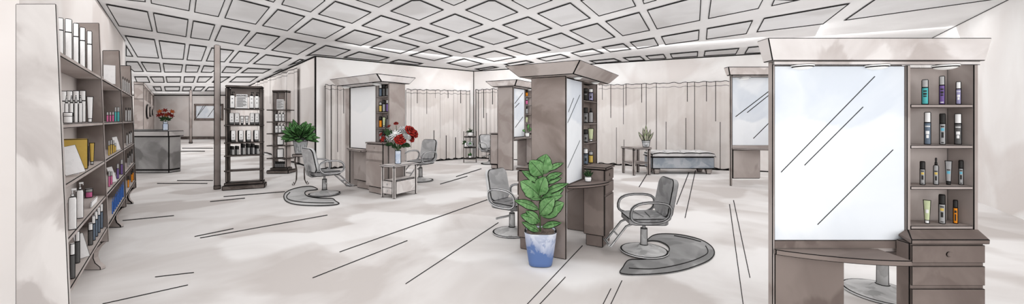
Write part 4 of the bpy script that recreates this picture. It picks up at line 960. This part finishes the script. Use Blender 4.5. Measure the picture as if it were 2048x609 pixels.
def sign(root_label, loc, rz, w, h, text=None, name='notice_sign', curl=False):
    loc = Vector(loc) + Vector((0, 0, .0015))
    o = thing(name, root_label, 'sign', loc, rz); t = T(loc[1], 1.2)
    MB().box(-w / 2, w / 2, 0, .012, 0, h).build('board', M['paper'], o, ink=t)
    b = MB()
    top = h * (.80 if text else .9); n = 12
    for k in range(n):
        z = top - (k + .6) * (top - .03) / n
        xs = [(-.42, .42 - .12 * ((k * 5) % 3) / 2)] if k % 4 != 3 else [(-.42, .1)]
        for a, c2 in xs: b.face([(a * w, -.002, z), (c2 * w, -.002, z), (c2 * w, -.002, z + .008), (a * w, -.002, z + .008)])
    b.build('printed_lines', M['ink'], o)
    if text:
        cu = bpy.data.curves.new('lettering', 'FONT'); cu.body = text; cu.size = w * .2; cu.align_x = 'CENTER'; cu.extrude = .0008; cu.offset = .0025
        ob = bpy.data.objects.new('lettering', cu); COL.objects.link(ob)
        dg = bpy.context.evaluated_depsgraph_get(); me = bpy.data.meshes.new_from_object(ob.evaluated_get(dg)); bpy.data.objects.remove(ob)
        me.materials.clear(); me.materials.append(M['ink'])
        lt = bpy.data.objects.new('lettering', me); COL.objects.link(lt); lt.parent = o
        lt.rotation_euler = (PI / 2, 0, 0); lt.location = (0, -.003, h * .86)
        xs = [v.co.x for v in me.vertices]; kk = w * .92 / (max(xs) - min(xs)); lt.scale = (kk, kk * .85, 1)
    return o
rzs = math.atan2((sB - sA).y, (sB - sA).x)
sign('white notice printed with a bold brand heading on the product stand', Ms @ Vector((.288, .05, lv[0])), rzs, .21, .31, 'GOLDWELL')
for i, x in enumerate([.106, .2, .29, .375, .472, .562]):
    sm = i in (2, 3)
    product('tube' if sm else 'flat', Ms @ Vector((x, .06, lv[1])), .19 if sm else .255, .036 if sm else .046, 'white', 'dgrey', '%s white grey capped %s on the second shelf %s' % (ORD[i], 'small tube' if sm else 'bottle', sn), 'tube' if sm else 'bottle', 'white bottles on the stand second shelf', marks=WL)
for i, x in enumerate([.124, .262, .40, .54]):
    for j in range(3):
        product('flat', Ms @ Vector((x + .02 - .02 * j, .0 + .068 * j, lv[2])), .25, .045, 'white', 'dgrey', '%s white bottle, %s file from left, third shelf %s' % (['front', 'middle', 'rear'][j], ORD[i], sn), 'bottle', 'white bottles on the stand third shelf', marks=WL if j == 0 else None)
for i, (x, h) in enumerate([(.12, .19), (.205, .19), (.31, .235), (.40, .235), (.485, .235), (.565, .20)]):
    for j in range(3):
        product('can', Ms @ Vector((x + .022 - .03 * j, .0 + .065 * j, lv[3])), h, .022, 'lgrey' if j == 0 else 'grey', 'black', '%s grey bottle, %s file from left, fourth shelf %s' % (['front', 'middle', 'rear'][j], ORD[i], sn), 'bottle', 'grey bottles on the stand fourth shelf')

sA, sB = Vector((-6.70, 10.6, 0)), Vector((-6.30, 10.62, 0))
lv = [at(556, y, 10.6).z for y in (219.5, 243.5, 267, 291, 316.5)]
s2, Ms, Ws, t = stand('slim tall product stand beside the stool with the bushy plant', sA, sB, 2.28, lv, .24, .055, .12, .1)
rzs = math.atan2((sB - sA).y, (sB - sA).x); sn = 'of the slim product stand'
sign('white printed notice with curled corner on the slim stand', Ms @ Vector((.2, .05, lv[0])), rzs, .2, .29)
for r_i in (1, 2):
    for i, x in enumerate([.103, .193, .283]):
        product('pump', Ms @ Vector((x, .05, lv[r_i])), .28, .04, 'white', 'black', '%s white pump bottle on the %s shelf %s' % (ORD[i], ORD[r_i], sn), 'bottle', 'white pump bottles on the slim stand', marks=[(.4, .5, .6, 0, 'grey')])
for i, r_i in enumerate((3, 4)):
    product('pack', Ms @ Vector((.19, .08, lv[r_i])), .26, .085, 'white', None, '%s blank white carton %s' % (['upper', 'lower'][i], sn), 'box', 'white cartons on the slim stand', rz=.5)
for i in range(5): product('can', Ms @ Vector((.088 + .055 * i, .05, .161)), .17, .026, 'grey', 'black', '%s grey bottle on the base shelf %s' % (ORD[i], sn), 'bottle', 'grey bottles on the slim stand base')

# ------------------------------------------------------------------ poles, reception counter, wall mirrors
p = fl(434.5, 379); t = T(p.y, 1.4)
po = thing('support_pole', 'tall taupe support pole beside the dark product stand', 'pole', p, facing(p))
ztop = at(434, 90, p.y).z; r = .058
MB().loft([(r, r, .09, 0), (r, r, ztop - .03, 0), (r * .9, r * .9, ztop - .012, 1), (r * .6, r * .6, ztop, 0)], 20, t).build('shaft', M['taupe'], po)
MB().loft([(r * 1.12, r * 1.12, 0, 1), (r * 1.12, r * 1.12, t, 0), (r * 1.12, r * 1.12, .085 - t * .6, 1), (r * 1.06, r * 1.06, .088, 0)], 20, t).build('foot_ring', M['darkwood'], po)
p = fl(381.5, 287.5); t = T(p.y, 1.2); r = .075
po = thing('support_pole', 'thin distant support pole left of the wall mirror', 'pole', p, facing(p))
MB().loft([(r, r, .13, 0), (r, r, CH - .04, 0)], 16, t).build('shaft', M['taupe'], po)
MB().loft([(r * 1.3, r * 1.3, 0, 1), (r * 1.3, r * 1.3, .05, 0), (r * 1.2, r * 1.2, .128, 0)], 16, t).build('foot_ring', M['darkwood'], po)

yq = 10.65; xr = (336.5 - CX) / F * yq; t = T(yq, 1.4)
ct = thing('reception_counter', 'grey fronted reception counter behind the bookcases', 'counter', (xr, yq, 0), 0)
MB().box(-2.2, 0, .02, .42, .09, 1.03).build('front', M['counter'], ct, ink=t)
MB().box(-2.2, 0, .02, .42, 0, .088).build('plinth', M['counter'], ct, ink=t)
MB().box(-2.25, .06, -.06, .46, 1.031, 1.19).build('counter_top', M['countertop'], ct, ink=t)
tr = thing('counter_tray', 'flat dark tray lying on the reception counter', 'tray', (xr - .75, yq + .22, 1.1905), 0)
MB().box(-.6, .38, -.2, .2, .0, .012).box(-.6, .38, -.2, -.17, .012, .035).box(-.6, .38, .17, .2, .012, .035).box(-.6, -.57, -.17, .17, .012, .035).box(.35, .38, -.17, .17, .012, .035).build('pan', M['counter'], tr, ink=.008)
vp = Vector(((331 - CX) / F * 10.88, 10.88, 1.191))
va = thing('flower_jar', 'pale blue jar on the reception counter end', 'vase', vp, facing(vp))
t2 = T(11.3, 1.2)
MB().loft([(.062, .062, 0, 1), (.066, .066, t2, 0), (.066, .066, .17, 0), (.05, .05, .20, 1), (.05, .05, .20 + t2 * .8, 0), (.056, .056, .25, 1), (.056, .056, .25 + t2 * .6, 0), (.045, .045, .25, 0)], 20, t2).build('glass', M['vase'], va)
bq = thing('lily_bouquet', 'orange and red lily bouquet in the reception counter jar', 'flowers', vp + Vector((0, 0, .285)), facing(vp))
kx = 11.3 / F; rnd = random.Random(4)
for px, py, kd in [(322, 224, 'lily'), (344, 224, 'lily'), (331, 222, 'bud'), (326, 230, 'bud'), (338, 229, 'bud'), (333, 231, 'lily'), (343, 232, 'bud'), (320, 231, 'bud')]:
    p = Vector(((px - 332) * kx * .75, rnd.uniform(-.08, .03), (241 - py) * kx)); lily_or_rose(bq, p, (p.x * 2, -.5, .3), 5.2 * kx, kd, t2 * .7)
b = MB()
for px, py in [(318, 236), (322, 239), (328, 238), (334, 239), (340, 239), (346, 237), (325, 234), (338, 235), (331, 234), (343, 241), (321, 242)]:
    q = Vector(((px - 332) * kx * .75, rnd.uniform(-.1, .03), (242.5 - py) * kx)); b.leaf(q * .25 + Vector((0, 0, .01)), q, .06, (0, -1, .5), t2 * .5, .1, .8, 5, 0, False)
b.build('foliage', M['leaf3'], bq)
b = MB()
for x, z in ((-.1, .22), (.1, .22), (0, .2)): b.sweep([(0, 0, -.03), (x * .5, 0, z * .5), (x, 0, z)], .006, .006, (0, 1, 0), .002)
b.build('stems', M['stem'], bq)

# oval mirrors on the partition
nrm_ = -npn
for i, (px, py, w, h) in enumerate([(294, 223.5, 5.4, 29), (299.8, 224, 4, 20), (305, 225, 3, 13)]):
    k = (px - CX) / F; s_ = (k * P0.y - P0.x) / (dp.x - k * dp.y); pos = P0 + dp * s_
    rx = w / F * pos.y / 2 / abs(dp.x - k * dp.y) ; rzv = h / F * pos.y / 2
    pos = pos + nrm_ * .02; pos.z = at(px, py, pos.y).z
    o = thing('oval_wall_mirror', '%s oval mirror on the partition behind the reception counter' % ['largest', 'middle', 'smallest'][i], 'mirror', pos, math.atan2(dp.y, dp.x), 'oval mirrors on the partition')
    Mr = Matrix.Rotation(PI / 2, 4, 'X')
    MB().loft([(rx, rzv, 0, 1), (rx, rzv, .03, 1), (rx * .72, rzv * .88, .034, 0)], 28, .02, Mr, False).build('frame', M['darkwood'], o)
    MB().loft([(rx * .7, rzv * .87, .03, 0), (rx * .7, rzv * .87, .038, 0)], 28, .02, Mr, False).build('glass', M['taupe'], o)
# framed mirror on the back wall
x0, x1 = (389 - CX) / F * YE, (447 - CX) / F * YE; z0, z1 = at(0, 241, YE).z, at(0, 208, YE).z
o = thing('framed_wall_mirror', 'framed mirror hanging on the distant back wall', 'mirror', ((x0 + x1) / 2, YE - .01, z0), 0)
hw, hh, ff = (x1 - x0) / 2, z1 - z0, .16
b = MB()
b.hexa([(-hw, -.06, 0), (hw, -.06, 0), (hw, 0, 0), (-hw, 0, 0), (-hw + ff, -.06, ff), (hw - ff, -.06, ff), (hw - ff, 0, ff), (-hw + ff, 0, ff)])
b.hexa([(-hw + ff, -.06, hh - ff), (hw - ff, -.06, hh - ff), (hw - ff, 0, hh - ff), (-hw + ff, 0, hh - ff), (-hw, -.06, hh), (hw, -.06, hh), (hw, 0, hh), (-hw, 0, hh)])
b.hexa([(-hw, -.06, 0), (-hw + ff, -.06, ff), (-hw + ff, 0, ff), (-hw, 0, 0), (-hw, -.06, hh), (-hw + ff, -.06, hh - ff), (-hw + ff, 0, hh - ff), (-hw, 0, hh)])
b.hexa([(hw - ff, -.06, ff), (hw, -.06, 0), (hw, 0, 0), (hw - ff, 0, ff), (hw - ff, -.06, hh - ff), (hw, -.06, hh), (hw, 0, hh), (hw - ff, 0, hh - ff)])
b.build('frame', M['darktaupe'], o, ink=.035)
b = MB(); b.box(-hw + ff, hw - ff, -.03, -.005, ff, hh - ff)
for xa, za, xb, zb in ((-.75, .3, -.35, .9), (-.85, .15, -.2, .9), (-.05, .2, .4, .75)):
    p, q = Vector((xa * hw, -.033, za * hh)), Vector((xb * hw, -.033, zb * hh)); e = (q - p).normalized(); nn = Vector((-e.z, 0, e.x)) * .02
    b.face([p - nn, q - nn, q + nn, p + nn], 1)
b.build('glass', M['mirror'], o)

# ------------------------------------------------------------------ light and camera
sc = bpy.context.scene
w = bpy.data.worlds.new('daylight'); sc.world = w; w.use_nodes = True
w.node_tree.nodes['Background'].inputs['Color'].default_value = (1, 1, 1, 1)
w.node_tree.nodes['Background'].inputs['Strength'].default_value = 1.0
def sun(name, rot, e, ang):
    l = bpy.data.lights.new(name, 'SUN'); l.energy = e; l.angle = math.radians(ang); l.color = (1, 1, 1)
    o = bpy.data.objects.new(name, l); COL.objects.link(o); o.rotation_euler = rot; return o
sun('frontal_fill_sun', (math.radians(86), 0, math.radians(8)), 2.3, 70)  # added soft fill sun from behind the camera; front windows are not modelled
def area(name, loc, sx, sy, e):
    l = bpy.data.lights.new(name, 'AREA'); l.shape = 'RECTANGLE'; l.size = sx; l.size_y = sy; l.energy = e
    o = bpy.data.objects.new(name, l); COL.objects.link(o); o.location = loc; return o
DENS = 3.3
for x, y, sx, sy, k, up in [(-1.5, 3.2, 5, 4.6, .82, .95), (4.2, 4.2, 5, 5, .86, 1.1), (-5.5, 6.5, 4, 4, 1.0, 1.0), (-.5, 8.3, 6, 4.6, .60, 1.0), (5.8, 8.2, 5, 3, .72, 1.0), (0, 12.2, 4, 2.6, .8, 1), (-9.0, 11.5, 6, 5, .62, 1.1), (-12.5, 17, 7, 5, .9, 1.15), (-18, 22.5, 10, 6, 1.0, 1.2), (-24, 15, 12, 8, .9, 1.2), (-28, 24, 9, 8, .9, 1.2)]:
    area('down_fill_light', (x, y, CH - .06), sx, sy, DENS * k * sx * sy)  # added fill panel without a fixture, brightens the floor and furniture
    area('up_fill_light', (x, y, CH - .9), sx, sy, up * sx * sy).rotation_euler = (PI, 0, 0)  # added fill aimed upward to brighten the ceiling, no lamp hangs here
def wall_fill(p, q, off, e, inside=1, z=CH - .15, hgt=.5):           # added fill light aimed at one wall, no fixture there
    p, q = Vector((p.x, p.y, 0)), Vector((q.x, q.y, 0)); d = q - p; L = d.length; d.normalize(); n = Vector((d.y, -d.x, 0)) * inside
    o = area('wall_fill_light', (p + q) / 2 + n * off + Vector((0, 0, z)), L * .9, hgt, e * L)
    aim = ((p + q) / 2 + Vector((0, 0, 1.5)) - o.location).normalized()
    X = d; Z = -aim; X = (X - Z * X.dot(Z)).normalized(); Y = Z.cross(X)
    o.rotation_euler = Matrix((X, Y, Z)).transposed().to_euler()
WW = 9.0
wall_fill(Bc, Cc, 2.6, WW); wall_fill(Cc, D2, 2.6, WW); wall_fill(D2, RC, 2.2, WW * .6); wall_fill(RC, R2, 2.4, WW * .45)
wall_fill(BE, Bc, 2.2, WW * .1); wall_fill(Vector((-30, YE, 0)), BE, 3, WW * 1.2)
cam = bpy.data.cameras.new('camera'); co = bpy.data.objects.new('camera', cam); COL.objects.link(co)
cam.sensor_fit = 'HORIZONTAL'; cam.sensor_width = 36; cam.lens = 36 * F / 2048; cam.shift_y = -(304.5 - HY) / 2048
cam.clip_start = .05; cam.clip_end = 200
co.location = (0, 0, EYE); co.rotation_euler = (PI / 2, 0, 0)
sc.camera = co
sc.view_settings.view_transform = 'Standard'; sc.view_settings.look = 'None'; sc.view_settings.gamma = 1; sc.view_settings.use_curve_mapping = False
sc.view_settings.exposure = 0.07
